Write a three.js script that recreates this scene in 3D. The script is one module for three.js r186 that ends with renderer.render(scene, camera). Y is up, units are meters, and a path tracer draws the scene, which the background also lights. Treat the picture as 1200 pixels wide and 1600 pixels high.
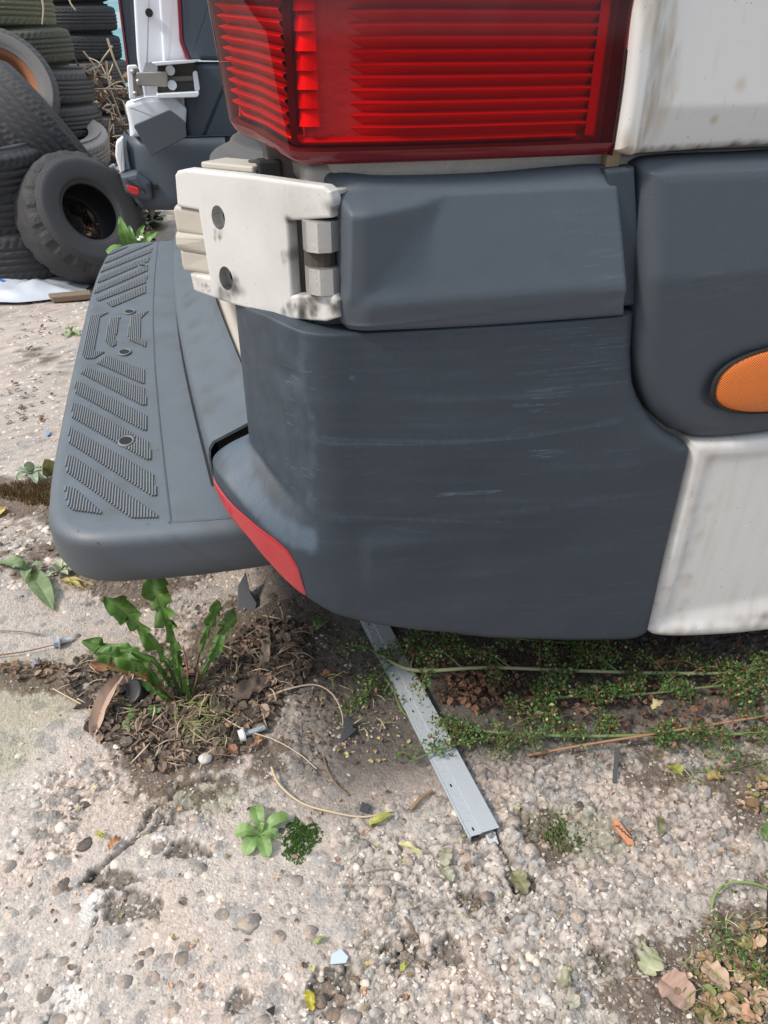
import * as THREE from 'three';
import { mergeGeometries, toCreasedNormals } from 'three/addons/utils/BufferGeometryUtils.js';
import { RoundedBoxGeometry } from 'three/addons/geometries/RoundedBoxGeometry.js';

/* ------------------------------------------------ camera, sky, sun, exposure */
const scene = new THREE.Scene();
const camera = new THREE.PerspectiveCamera(67.82, 0.75, 0.05, 300);
camera.position.set(0, 1.15, 0);
camera.rotation.x = -32 * Math.PI / 180;
camera.updateMatrixWorld(true);
scene.add(camera);

const renderer = new THREE.WebGLRenderer({ antialias: true });
renderer.toneMapping = THREE.LinearToneMapping;
renderer.toneMappingExposure = 1.5;
renderer.shadowMap.enabled = true;
renderer.shadowMap.type = THREE.PCFSoftShadowMap;

const SUN = new THREE.Vector3(-0.62, 0.74, 0.16).normalize();
const sun = new THREE.DirectionalLight(0xfff3e4, 2.1);
sun.position.copy(SUN).multiplyScalar(14);
sun.target.position.set(0, 0, -2);
sun.castShadow = true; sun.shadow.radius = 15; sun.shadow.mapSize.set(2048, 2048);
Object.assign(sun.shadow.camera, { left: -6, right: 6, top: 6, bottom: -6, near: 1, far: 30 });
scene.add(sun, sun.target);

/* ------------------------------------------------ random numbers and noise */
function rng(seed) { let a = seed >>> 0; return () => { a = (a + 0x6D2B79F5) | 0; let t = Math.imul(a ^ (a >>> 15), 1 | a); t = (t + Math.imul(t ^ (t >>> 7), 61 | t)) ^ t; return ((t ^ (t >>> 14)) >>> 0) / 4294967296; }; }
const R0 = rng(7);
const h2 = (i, j, k = 0) => { let h = Math.imul(i, 374761393) ^ Math.imul(j, 668265263) ^ Math.imul(k + 11, 1274126177); h = Math.imul(h ^ (h >>> 13), 1103515245); h ^= h >>> 16; return (h >>> 0) / 4294967296; };
const fade = t => t * t * t * (t * (t * 6 - 15) + 10);
function vn(x, y, k = 0) { const i = Math.floor(x), j = Math.floor(y), u = fade(x - i), v = fade(y - j); const a = h2(i, j, k), b = h2(i + 1, j, k), c = h2(i, j + 1, k), d = h2(i + 1, j + 1, k); return (a + (b - a) * u) * (1 - v) + (c + (d - c) * u) * v; }
const fbm = (x, y, o = 4, k = 0) => { let s = 0, a = .5, n = 0; for (let i = 0; i < o; i++) { s += a * vn(x, y, k + i); n += a; x = x * 2.03 + 17.1; y = y * 2.03 + 5.3; a *= .5; } return s / n; };
const worley = (x, y, k = 0) => { const i = Math.floor(x), j = Math.floor(y); let f1 = 9, f2 = 9, id = 0; for (let a = -1; a < 2; a++) for (let b = -1; b < 2; b++) { const p = i + a, q = j + b, dx = p + h2(p, q, k) - x, dy = q + h2(p, q, k + 1) - y, d = dx * dx + dy * dy; if (d < f1) { f2 = f1; f1 = d; id = h2(p, q, k + 2); } else if (d < f2) f2 = d; } return [Math.sqrt(f1), Math.sqrt(f2), id]; };
const sst = (a, b, x) => { const t = Math.min(1, Math.max(0, (x - a) / (b - a))); return t * t * (3 - 2 * t); };
const lerp = (a, b, t) => a + (b - a) * t;
const clamp = (x, a, b) => Math.min(b, Math.max(a, x));
const table = (pts) => (x) => { if (x <= pts[0][0]) return pts[0][1]; for (let i = 1; i < pts.length; i++) if (x <= pts[i][0]) { const t = (x - pts[i - 1][0]) / (pts[i][0] - pts[i - 1][0]); return lerp(pts[i - 1][1], pts[i][1], t); } return pts[pts.length - 1][1]; };

/* overcast sky, brighter overhead and towards the veiled sun */
{
  const W = 512, Hh = 256, d = new Float32Array(W * Hh * 4);
  for (let j = 0; j < Hh; j++) for (let i = 0; i < W; i++) {
    const el = ((j + .5) / Hh - .5) * Math.PI, az = ((i + .5) / W - .5) * 2 * Math.PI;
    const x = Math.cos(el) * Math.cos(az), y = Math.sin(el), z = Math.cos(el) * Math.sin(az);
    const q = 1.6 / (Math.max(y, 0) + .35), c = fbm(x * q * 1.3 + 4, z * q * 1.3 + 9, 5, 3);
    const up = Math.max(y, 0), sd = Math.max(0, x * SUN.x + y * SUN.y + z * SUN.z);
    let L = .32 + .72 * up; L *= lerp(.86, 1.16, sst(.3, .7, c));
    const g = Math.pow(sd, 8) * .55 + Math.pow(sd, 40) * .8, b = sst(.62, .4, c) * .16;
    const o = (j * W + i) * 4, lo = y < 0 ? Math.max(.3, 1 + y * 3) : 1;
    d[o] = (L * (.93 - b) + g) * lo; d[o + 1] = (L * (.98 - b * .5) + g * .96) * lo; d[o + 2] = (L * 1.06 + g * .88) * lo; d[o + 3] = 1;
  }
  const t = new THREE.DataTexture(d, W, Hh, THREE.RGBAFormat, THREE.FloatType);
  t.mapping = THREE.EquirectangularReflectionMapping; t.magFilter = t.minFilter = THREE.LinearFilter; t.wrapS = THREE.RepeatWrapping; t.needsUpdate = true;
  scene.background = t; scene.environment = t;
}

/* ------------------------------------------------ measuring: from a sight line of the lens to a place in the yard */
const V3 = (x, y, z) => new THREE.Vector3(x, y, z);
const CAM = V3(0, 1.15, 0), PIT = 32 * Math.PI / 180, FPX = 1190;
function sight(u, v) { const a = (u - 600) / FPX, b = (800 - v) / FPX; return V3(a, -Math.sin(PIT) + b * Math.cos(PIT), -Math.cos(PIT) - b * Math.sin(PIT)); }
const TURN = 14.7 * Math.PI / 180, FX = V3(Math.cos(TURN), 0, -Math.sin(TURN)), LZ = V3(Math.sin(TURN), 0, Math.cos(TURN)), ORG = LZ.clone().multiplyScalar(-.93);
const toVan = p => { const q = p.clone().sub(ORG); return V3(q.dot(FX), q.y, q.dot(LZ)); };
const toWorld = p => ORG.clone().addScaledVector(FX, p.x).addScaledVector(LZ, p.z).setY(p.y);
// point of a plane of the van (through p0 with normal n, in the van's own axes)
function onPlane(u, v, p0, n) { const o = toVan(CAM), d = toVan(CAM.clone().add(sight(u, v))).sub(o); const t = p0.clone().sub(o).dot(n) / d.dot(n); return o.addScaledVector(d, t); }
const S3 = (u, v, z = 0) => onPlane(u, v, V3(0, 0, z), V3(0, 0, 1));
const S = (u, v, z = 0) => { const p = S3(u, v, z); return [p.x, p.y]; };
const Yp = (u, v, y) => { const p = onPlane(u, v, V3(0, y, 0), V3(0, 1, 0)); return [p.x, p.z]; };
const far = (u, v, dist) => { const d = sight(u, v); return CAM.clone().addScaledVector(d, dist / -d.z); };      // dist metres ahead of the lens
const flat = (u, v, y = 0) => { const d = sight(u, v); return CAM.clone().addScaledVector(d, (y - 1.15) / d.y); };

/* ------------------------------------------------ naming */
const used = {};
const numbered = n => { const k = used[n] = (used[n] ?? -1) + 1; return k ? `${n}_${String(k).padStart(3, '0')}` : n; };
function thing(name, label, category, pos = V3(0, 0, 0), group) { const o = new THREE.Group(); o.name = numbered(name); o.position.copy(pos); o.userData = { label, category }; if (group) o.userData.group = group; scene.add(o); return o; }
function part(name, g, m, parent, extra) { const o = new THREE.Mesh(g, m); o.name = name; o.castShadow = o.receiveShadow = true; if (extra) Object.assign(o.userData, extra); parent.add(o); return o; }
function single(name, g, m, label, category, group) { const o = part(numbered(name), g, m, scene, { label, category }); if (group) o.userData.group = group; return o; }

/* ------------------------------------------------ geometry helpers */
function mesh(pos, idx, uv, col) { const g = new THREE.BufferGeometry(); g.setAttribute('position', new THREE.Float32BufferAttribute(pos, 3)); if (uv) g.setAttribute('uv', new THREE.Float32BufferAttribute(uv, 2)); if (col) g.setAttribute('color', new THREE.Float32BufferAttribute(col, 3)); g.setIndex(idx); g.computeVertexNormals(); return g; }
function grid(nu, nv, f, uvf, cf, flip) {
  const p = [], t = [], c = [], ix = [];
  for (let j = 0; j <= nv; j++) for (let i = 0; i <= nu; i++) { const q = f(i / nu, j / nv); p.push(q[0], q[1], q[2]); const w = uvf ? uvf(i / nu, j / nv, q) : [i / nu, j / nv]; t.push(w[0], w[1]); if (cf) c.push(...cf(i / nu, j / nv, q)); }
  for (let j = 0; j < nv; j++) for (let i = 0; i < nu; i++) { const a = j * (nu + 1) + i, b = a + 1, d = a + nu + 1, e = d + 1; flip ? ix.push(a, d, b, b, d, e) : ix.push(a, b, d, b, e, d); }
  return mesh(p, ix, t, cf ? c : null);
}
const cr = (pts, closed = false) => { if (pts.length === 2) { const [a, b] = pts; return t => [lerp(a[0], b[0], t), lerp(a[1], b[1], t)]; } const c = new THREE.CatmullRomCurve3(pts.map(p => V3(p[0], p[1], 0)), closed, 'centripetal'); return t => { const p = c.getPoint(t); return [p.x, p.y]; }; };
const cr3 = pts => new THREE.CatmullRomCurve3(pts, false, 'centripetal');
const pushEnds = t => t - Math.sin(2 * Math.PI * t) / (2 * Math.PI) * .72;
function polyDist(x, y, P) { let m = 1e9; for (let i = 1; i < P.length; i++) { const [ax, ay] = P[i - 1], [bx, by] = P[i], dx = bx - ax, dy = by - ay, t = clamp(((x - ax) * dx + (y - ay) * dy) / (dx * dx + dy * dy || 1), 0, 1), ex = ax + dx * t - x, ey = ay + dy * t - y; m = Math.min(m, ex * ex + ey * ey); } return Math.sqrt(m); }
const roundOff = (d, r) => d >= r ? 0 : r - Math.sqrt(Math.max(0, r * r - (r - d) * (r - d)));
// a moulded panel: four border curves in the van's side plane, a rounded rim and a return edge
function panel({ B, T, L, R, r = .01, back = .03, z = () => 0, nu = 60, nv = 50, uv }) {
  const b = cr(B), t = cr(T), l = cr(L), q = cr(R), rim = [];
  for (let i = 0; i <= 48; i++) rim.push(b(i / 48)); for (let i = 0; i <= 48; i++) rim.push(q(i / 48)); for (let i = 48; i >= 0; i--) rim.push(t(i / 48)); for (let i = 48; i >= 0; i--) rim.push(l(i / 48));
  const b0 = b(0), b1 = b(1), t0 = t(0), t1 = t(1);
  const at = (u, v) => { const p = [0, 1].map(k => (1 - v) * b(u)[k] + v * t(u)[k] + (1 - u) * l(v)[k] + u * q(v)[k] - ((1 - u) * (1 - v) * b0[k] + u * (1 - v) * b1[k] + (1 - u) * v * t0[k] + u * v * t1[k])); return p; };
  const N = nu + 2, M = nv + 2;
  const g = grid(N, M, (iu, iv) => {
    const i = Math.round(iu * N), j = Math.round(iv * M), edge = i === 0 || j === 0 || i === N || j === M;
    const u = pushEnds(clamp((i - 1) / nu, 0, 1)), v = pushEnds(clamp((j - 1) / nv, 0, 1)), [x, y] = at(u, v), d = polyDist(x, y, rim);
    const zz = z(x, y, d) - roundOff(d, r);
    return [x, y, edge ? zz - back : zz];
  }, uv ? (a, c, p) => uv(p[0], p[1]) : (a, c, p) => [p[0], p[1]]);
  return g;
}
// a strip swept along a plan path of [x, z]; profile is [outward, y]
function sweep(path, profile, n = 60, fn) {
  const c = cr(path); const at = s => { const p = c(s), a = c(Math.max(0, s - .004)), b = c(Math.min(1, s + .004)); let tx = b[0] - a[0], tz = b[1] - a[1]; const l = Math.hypot(tx, tz) || 1; return [p[0], p[1], -tz / l, tx / l]; };
  const m = profile.length - 1;
  return grid(n, m, (u, v) => { const [x, z, nx, nz] = at(u), [o, y] = profile[Math.round(v * m)]; let q = [x + nx * o, y, z + nz * o]; return fn ? fn(q, u) : q; }, (u, v, p) => [p[0] + p[2], p[1]]);
}
function extrude(pts, depth, bevel, holes = [], seg = 3) { const s = new THREE.Shape(pts.map(p => new THREE.Vector2(p[0], p[1]))); for (const h of holes) s.holes.push(h); return new THREE.ExtrudeGeometry(s, { depth, bevelEnabled: bevel > 0, bevelThickness: bevel, bevelSize: bevel, bevelOffset: -bevel, bevelSegments: seg, curveSegments: 28 }); }
function roundPoly(pts, r) { const o = [], n = pts.length; for (let i = 0; i < n; i++) { const a = pts[(i + n - 1) % n], b = pts[i], c = pts[(i + 1) % n]; const la = Math.hypot(a[0] - b[0], a[1] - b[1]), lc = Math.hypot(c[0] - b[0], c[1] - b[1]), k = Math.min(r, la * .45, lc * .45); const p = [b[0] + (a[0] - b[0]) / la * k, b[1] + (a[1] - b[1]) / la * k], q = [b[0] + (c[0] - b[0]) / lc * k, b[1] + (c[1] - b[1]) / lc * k]; for (let t = 0; t <= 4; t++) { const s = t / 4; o.push([(1 - s) * (1 - s) * p[0] + 2 * s * (1 - s) * b[0] + s * s * q[0], (1 - s) * (1 - s) * p[1] + 2 * s * (1 - s) * b[1] + s * s * q[1]]); } } return o; }
const plain = g => { const o = new THREE.BufferGeometry(); const s = g.index ? g.toNonIndexed() : g; for (const k of ['position', 'normal', 'uv', 'color']) if (s.attributes[k]) o.setAttribute(k, s.attributes[k]); return o; };
const join = a => mergeGeometries(a.map(plain));
function tube(pts, r, n = 16, k = 6, r2) { const c = cr3(pts), g = new THREE.TubeGeometry(c, n, r, k, false); if (r2 !== undefined) { const p = g.attributes.position; for (let i = 0; i <= n; i++) { const q = c.getPointAt(i / n), f = lerp(1, r2 / r, i / n); for (let j = 0; j <= k; j++) { const a = i * (k + 1) + j; p.setXYZ(a, q.x + (p.getX(a) - q.x) * f, q.y + (p.getY(a) - q.y) * f, q.z + (p.getZ(a) - q.z) * f); } } } return g; }
const tint = (g, c) => { const n = g.attributes.position.count, a = new Float32Array(n * 3); for (let i = 0; i < n; i++) a.set(typeof c === 'function' ? c(i) : c, i * 3); g.setAttribute('color', new THREE.BufferAttribute(a, 3)); return g; };

/* ------------------------------------------------ materials */
const lin = (r, g, b) => new THREE.Color().setRGB(r, g, b);
function dataTex(n, f, rep, srgb) { const d = new Uint8Array(n * n * 4); for (let j = 0; j < n; j++) for (let i = 0; i < n; i++) { const c = f(i / n, j / n), o = (j * n + i) * 4; if (Array.isArray(c)) { d[o] = c[0]; d[o + 1] = c[1]; d[o + 2] = c[2]; } else d[o] = d[o + 1] = d[o + 2] = c; d[o + 3] = 255; } const t = new THREE.DataTexture(d, n, n); t.wrapS = t.wrapT = THREE.RepeatWrapping; t.magFilter = THREE.LinearFilter; t.minFilter = THREE.LinearMipmapLinearFilter; t.generateMipmaps = true; t.repeat.set(rep, rep); if (srgb) t.colorSpace = THREE.SRGBColorSpace; t.needsUpdate = true; return t; }
const wrapN = (f, per) => (x, y) => { const a = f(x * per, y * per), b = f((x - 1) * per, y * per), c = f(x * per, (y - 1) * per), d = f((x - 1) * per, (y - 1) * per); return (a * (1 - x) + b * x) * (1 - y) + (c * (1 - x) + d * x) * y; };
const grain = dataTex(256, wrapN((x, y) => 255 * clamp((fbm(x, y, 3, 5) - .5) * 1.6 + .5, 0, 1), 56), 12);
const grit = dataTex(512, wrapN((x, y) => { const w = worley(x * .55, y * .55, 21); return 255 * clamp(.85 * fbm(x, y, 5, 9) + .22 * (1 - w[0]), 0, 1); }, 44), 4);
const speck = dataTex(512, wrapN((x, y) => { const a = fbm(x, y, 4, 31), w = vn(x * 2.2, y * 2.2, 77); const s = clamp(222 + (a - .5) * 90 - (w > .83 ? 80 * (w - .83) / .17 : 0) + (w < .12 ? 25 : 0), 60, 255); return s; }, 60), 3.5);
function canvasTex(w, h, draw) { const c = document.createElement('canvas'); c.width = w; c.height = h; draw(c.getContext('2d'), w, h); const t = new THREE.CanvasTexture(c); t.colorSpace = THREE.SRGBColorSpace; return t; }
const std = (c, o = {}) => new THREE.MeshStandardMaterial({ color: c, roughness: .6, side: THREE.DoubleSide, ...o });
const phys = (c, o = {}) => new THREE.MeshPhysicalMaterial({ color: c, roughness: .6, side: THREE.DoubleSide, ...o });
const GREY = lin(.033, .0445, .059);
const M = {
  plastic: std(GREY, { roughness: .56, bumpMap: grain, bumpScale: .00035 }),
  plasticDark: std(lin(.035, .041, .05), { roughness: .6, bumpMap: grain, bumpScale: .0003 }),
  step: std(lin(.105, .122, .14), { roughness: .5, bumpMap: grain, bumpScale: .0003 }),
  pad: std(lin(.165, .18, .195), { roughness: .6 }),
  padFloor: std(lin(.15, .155, .16), { roughness: .85 }),
  black: std(lin(.012, .012, .013), { roughness: .8 }),
  under: std(lin(.02, .019, .018), { roughness: .95 }),
  inner: std(lin(.16, .15, .14), { roughness: .8 }),
  white: std(lin(.68, .69, .7), { roughness: .38 }),
  whiteDirty: std(lin(.5, .48, .44), { roughness: .6, map: speck }),
  rustCream: std(lin(.42, .31, .19), { roughness: .8, map: speck }),
  chrome: std(lin(.56, .55, .53), { roughness: .36, metalness: .75, map: speck, bumpMap: grit, bumpScale: .0005 }),
  dirtyMetal: std(lin(.06, .052, .045), { roughness: .75 }),
  castWhite: std(lin(.5, .46, .4), { roughness: .55, map: speck }),
  zinc: std(lin(.52, .56, .6), { roughness: .5, metalness: .35, bumpMap: grit, bumpScale: .0003 }),
  zincEdge: std(lin(.42, .46, .5), { roughness: .5, metalness: .6 }),
  rubber: std(lin(.036, .037, .041), { roughness: .78, bumpMap: grit, bumpScale: .0012 }),
  rubberOld: std(lin(.085, .085, .088), { roughness: .85, bumpMap: grit, bumpScale: .0012 }),
  rubberMoss: std(lin(.13, .135, .085), { roughness: .9, bumpMap: grit, bumpScale: .0015 }),
  rubberPale: std(lin(.3, .29, .285), { roughness: .9 }),
  rust: std(lin(.3, .1, .045), { roughness: .9, map: speck }),
  wood: std(lin(.23, .17, .12), { roughness: .9, map: speck }),
  leaf: phys(lin(1, 1, 1), { vertexColors: true, roughness: .52, transmission: .28, thickness: 0 }),
  dry: std(lin(1, 1, 1), { vertexColors: true, roughness: .85 }),
  plain: std(lin(1, 1, 1), { vertexColors: true, roughness: .8 }),
  stem: std(lin(.12, .17, .055), { roughness: .65 }),
  stemBrown: std(lin(.24, .12, .06), { roughness: .75 }),
  straw: std(lin(.5, .4, .26), { roughness: .8 }),
  twig: std(lin(.2, .13, .085), { roughness: .9 }),
  paleTwig: std(lin(.5, .4, .3), { roughness: .9 }),
};
/* ================================================ the ground: old exposed-aggregate concrete */
const G = (u, v) => { const p = flat(u, v); return [p.x, p.z]; };
const blob = (u, v, r, sx = 1) => { const p = G(u, v); return (x, z) => { const dx = (x - p[0]) / sx, dz = z - p[1]; return 1 - Math.sqrt(dx * dx + dz * dz) / r; }; };
const soilB = [blob(290, 1085, .15, 1.2), blob(400, 1035, .13, 1.2), blob(430, 990, .13, 1.4), blob(170, 1050, .08, 1.5), blob(270, 1180, .085, 1.1), blob(340, 1150, .10), blob(215, 1110, .09), blob(30, 780, .13, 2.4), blob(60, 1060, .05, 2.6), blob(190, 900, .12, 1.6), blob(1120, 1570, .13, 1.2), blob(1180, 1480, .08), blob(1200, 1250, .1)];
const faint = (f, k) => (x, z) => f(x, z) - k;
soilB.push(faint(blob(505, 1050, .2, 1.1), .58), faint(blob(560, 1150, .17), .62), faint(blob(420, 1200, .13), .6), faint(blob(330, 1230, .1, 1.4), .55), faint(blob(1000, 1200, .2, 1.6), .75), faint(blob(850, 1320, .1), .6), faint(blob(60, 880, .2, 2), .7), faint(blob(60, 560, .4), .8));
const roughB = [blob(520, 1120, .24, 1.1), blob(640, 1290, .2), blob(330, 1280, .12, 1.4)];
const pits = [blob(205, 1420, .032, 1.5), blob(525, 1540, .035, .9), blob(735, 1405, .02), blob(640, 1490, .03, 1.5), blob(700, 1480, .025, 1.2), blob(300, 1330, .02, 2.5), blob(175, 1370, .018, 2.5), blob(940, 1500, .02), blob(820, 1385, .028), blob(850, 1300, .05), blob(375, 1565, .02)];
const segD = (x, z, a, b) => { const dx = b[0] - a[0], dz = b[1] - a[1], t = clamp(((x - a[0]) * dx + (z - a[1]) * dz) / (dx * dx + dz * dz), 0, 1); return Math.hypot(a[0] + dx * t - x, a[1] + dz * t - z); };
const cracks = [[[72, 1600], [85, 1570], [118, 1530], [128, 1495], [142, 1470], [150, 1430], [155, 1405]], [[130, 1378], [165, 1345], [200, 1318], [240, 1295], [275, 1275]], [[225, 1290], [240, 1265], [262, 1250], [300, 1225], [345, 1215]], [[700, 1180], [735, 1235], [790, 1330], [800, 1390]]].map(c => c.map(p => G(...p)));
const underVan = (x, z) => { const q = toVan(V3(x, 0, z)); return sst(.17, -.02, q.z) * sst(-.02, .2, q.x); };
function field(x, z) {
  let soil = -1; for (const b of soilB) soil = Math.max(soil, b(x, z)); const nz = fbm(x * 22, z * 22, 4, 40); soil = sst(.0, .2, soil + (nz - .5) * 1.0 + (fbm(x * 75, z * 75, 3, 42) - .5) * .5);
  let pit = -1; for (const b of pits) pit = Math.max(pit, b(x, z)); pit = sst(.05, .3, pit + (fbm(x * 60, z * 60, 4, 44) - .5) * 1.5);
  let crack = 0; for (let k = 0; k < cracks.length; k++) { const w = k ? .007 : .0016; for (let i = 1; i < cracks[k].length; i++) { const d = segD(x + (vn(x * 70, z * 70, 61) - .5) * .014, z + (vn(x * 70, z * 70, 62) - .5) * .014, cracks[k][i - 1], cracks[k][i]); crack = Math.max(crack, 1 - d / w); } } crack = clamp(crack, 0, 1);
  const near = Math.abs(x) < 2.5 && z > -4 ? 1 : .4;
  const rough = sst(.40, .66, fbm(x * 4.5 + 3, z * 4.5, 3, 50) + .15 * sst(-.2, .45, x) - .07 * sst(-.1, -.5, x) + .16 * Math.max(0, ...roughB.map(f => Math.min(.6, f(x, z)) / .6)));
  const wx = x + (vn(x * 90, z * 90, 71) - .5) * .012 + (vn(x * 260, z * 260, 73) - .5) * .005, wz = z + (vn(x * 90, z * 90, 72) - .5) * .012 + (vn(x * 260, z * 260, 74) - .5) * .005;
  const a = worley(wx * 52, wz * 52, 80), b = worley(wx * 98 + 9, wz * 98, 90), c = worley(wx * 30 + 4, wz * 30, 100);
  const dome = (w, th) => w[2] > th ? Math.sqrt(Math.max(0, 1 - (w[0] / .52) ** 2)) * sst(0, .18, w[1] - w[0]) : 0;
  const da = dome(a, .5 - .35 * rough), db = dome(b, .35 - .2 * rough), dc = dome(c, .74);
  const cre = sst(.22, .02, a[1] - a[0]) * rough;
  let h = .0042 * Math.min(da, .82) * (.1 + .9 * rough) + .0024 * db * (.2 + .8 * rough) + .0055 * dc * (.25 + .75 * rough) + .005 * (fbm(x * 16, z * 16, 5, 55) - .5) + .02 * (fbm(x * 1.7, z * 1.7, 3, 57) - .5) * sst(.4, 1.6, -z) - .0022 * cre + .0042 * (.5 + .6 * rough) * (fbm(x * 170, z * 170, 3, 58) - .5);
  h -= .009 * pit + .012 * crack; h = lerp(h, .004 + .010 * (fbm(x * 60, z * 60, 4, 66) - .5) + .3 * h, soil * .8);
  return { h, soil, pit, crack, rough, da, db, dc, cre, near, ida: a[2], idc: c[2], idb: b[2] };
}
const hG = (x, z) => field(x, z).h;
function tone(f, x, z) {
  const big = fbm(x * 3.1, z * 3.1, 4, 110), fine = fbm(x * 130, z * 130, 3, 112), pin = fbm(x * 9, z * 9, 3, 114);
  let r = .525, g = .463, b = .412; const k = .80 + .24 * big + .34 * (fine - .5) + .22 * (vn(x * 420, z * 420, 143) - .5); r *= k; g *= k; b *= k;
  const pk = sst(.45, .7, pin) * .06; r *= 1 + pk; b *= 1 - pk * .4;
  const stone = Math.max(f.dc * sst(.74, .8, f.idc), f.da * (f.ida > .8 ? 1 : 0)) * (.45 + 1.1 * fbm(x * 210, z * 210, 3, 141)); const sg = .2 + .2 * ((f.ida * 37.3) % 1); if (stone > .35) { const m = sst(.35, .6, stone) * .75; r = lerp(r, sg * 1.0, m); g = lerp(g, sg * .97, m); b = lerp(b, sg * .93, m); }
  const top = .10 * f.da * f.rough; r *= 1 + top; g *= 1 + top; b *= 1 + top;
  const dirtM = clamp(f.cre * .62 * sst(.35, .7, fbm(x * 13, z * 13, 3, 120) + .14 * f.rough) + f.pit * .75 + f.crack * .85, 0, 1);
  r = lerp(r, .085, dirtM); g = lerp(g, .07, dirtM); b = lerp(b, .052, dirtM);
  const moss = sst(.56, .72, fbm(x * 7 + 11, z * 7, 4, 130)) * sst(.1, .5, f.rough) * .13 * (1 - f.da * .6) + .45 * sst(0, .6, mossA(x, z) + (pin - .5) * .6);
  r = lerp(r, .19, moss * .75); g = lerp(g, .2, moss * .7); b = lerp(b, .1, moss * .8);
  const pale = sst(0, .5, paleA(x, z) + (fine - .5) * .8 + (pin - .5) * .5); r = lerp(r, .78, pale * .7); g = lerp(g, .76, pale * .7); b = lerp(b, .72, pale * .7);
  const s = f.soil * (.75 + .3 * fine); const sc = .75 + .7 * fbm(x * 300, z * 300, 2, 133); r = lerp(r, .105 * sc, s * .93); g = lerp(g, .074 * sc, s * .93); b = lerp(b, .05 * sc, s * .93);
  const uv = underVan(x, z) * .92; const us = .7 + .6 * fine; r = lerp(r, .085 * us, uv); g = lerp(g, .072 * us, uv); b = lerp(b, .064 * us, uv);  // darker ground under the van: dirt, plus the van's shade painted in
  const fr = sst(.1, .5, x - .02 * z) * .1; r *= 1 - fr; g *= 1 - fr * .9; b *= 1 - fr * .75;
  return [Math.max(r, .01), Math.max(g, .01), Math.max(b, .01)];
}
const mb = [blob(30, 1080, .16, 1.3), blob(10, 1180, .1), blob(900, 1300, .07, 1.6), blob(330, 1250, .05, 2)], pb = [blob(140, 1420, .035, .6), blob(110, 1560, .03, 1.3), blob(250, 1310, .012, 1.5)];
const mossA = (x, z) => Math.max(...mb.map(f => f(x, z))), paleA = (x, z) => Math.max(...pb.map(f => f(x, z)));
const ground = new THREE.Group(); ground.name = 'ground'; ground.userData = { kind: 'structure', label: 'rough pale concrete yard with exposed pebbles and patches of dirt' }; scene.add(ground);
{
  const axis = (lo, hi, a, b, d, grow, cap) => { const o = []; for (let x = a; x <= b + 1e-9; x += d) o.push(x); let s = d, x = b; while (x < hi) { s = Math.min(s * (1 + grow), cap); x += s; o.push(x); } s = d; x = a; const l = []; while (x > lo) { s = Math.min(s * (1 + grow), cap); x -= s; l.push(x); } return l.reverse().concat(o); };
  const xs = axis(-60, 60, -.86, .8, .0031, .035, 6), zs = axis(-120, 3, -1.42, -.46, .0031, .014, 6);
  const nx = xs.length, nz = zs.length, pos = new Float32Array(nx * nz * 3), col = new Float32Array(nx * nz * 3), uv = new Float32Array(nx * nz * 2), ix = new Uint32Array((nx - 1) * (nz - 1) * 6);
  for (let j = 0; j < nz; j++) for (let i = 0; i < nx; i++) {
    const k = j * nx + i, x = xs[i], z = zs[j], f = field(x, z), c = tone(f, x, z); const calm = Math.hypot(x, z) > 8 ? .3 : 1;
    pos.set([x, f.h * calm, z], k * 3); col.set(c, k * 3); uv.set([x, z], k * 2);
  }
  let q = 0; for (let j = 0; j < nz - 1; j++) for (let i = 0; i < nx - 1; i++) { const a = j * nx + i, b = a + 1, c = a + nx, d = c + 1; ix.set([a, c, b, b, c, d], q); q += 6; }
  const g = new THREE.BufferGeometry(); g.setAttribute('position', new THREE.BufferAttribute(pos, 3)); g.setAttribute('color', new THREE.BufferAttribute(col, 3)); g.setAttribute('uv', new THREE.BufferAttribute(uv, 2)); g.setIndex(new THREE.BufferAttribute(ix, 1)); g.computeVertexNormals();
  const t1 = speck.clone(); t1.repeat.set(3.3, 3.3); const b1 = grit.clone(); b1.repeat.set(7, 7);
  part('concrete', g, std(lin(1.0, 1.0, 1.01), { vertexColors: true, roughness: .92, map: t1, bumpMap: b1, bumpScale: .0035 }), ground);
  console.log('ground', nx, nz, nx * nz);
}
// point on the ground under a sight line, lifted by h
const gp = (u, v, h = 0) => { const p = flat(u, v); p.y = hG(p.x, p.z) + h; return p; };
function pebble(seed, d = 1) {
  const g = new THREE.IcosahedronGeometry(1, d), p = g.attributes.position, q = rng(seed), sx = .8 + q() * .5, sy = .45 + q() * .3, o = q() * 50;
  for (let i = 0; i < p.count; i++) { const x = p.getX(i), y = p.getY(i), z = p.getZ(i), k = .78 + .44 * (vn(x * 1.3 + o + 5, z * 1.3 + y * 1.7 + 9, seed) + .25 * vn(x * 3 + o, y * 3 + z * 2, seed + 3)); p.setXYZ(i, x * sx * k, y * sy * k, z * k); }
  const m = new Map(), nrm = []; g.computeVertexNormals(); const n = g.attributes.normal;
  for (let i = 0; i < p.count; i++) { const k = [p.getX(i), p.getY(i), p.getZ(i)].map(v => Math.round(v * 1e4)).join(); const a = m.get(k) || m.set(k, V3(0, 0, 0)).get(k); a.add(V3(n.getX(i), n.getY(i), n.getZ(i))); nrm.push(a); }
  for (let i = 0; i < p.count; i++) { const a = nrm[i].clone().normalize(); n.setXYZ(i, a.x, a.y, a.z); }
  return g;
}
const pebbles = Array.from({ length: 9 }, (_, i) => pebble(200 + i));
const coat1 = wrapN((x, y) => fbm(x, y, 4, 71), 9), coat2 = wrapN((x, y) => fbm(x, y, 3, 75), 40);
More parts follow.
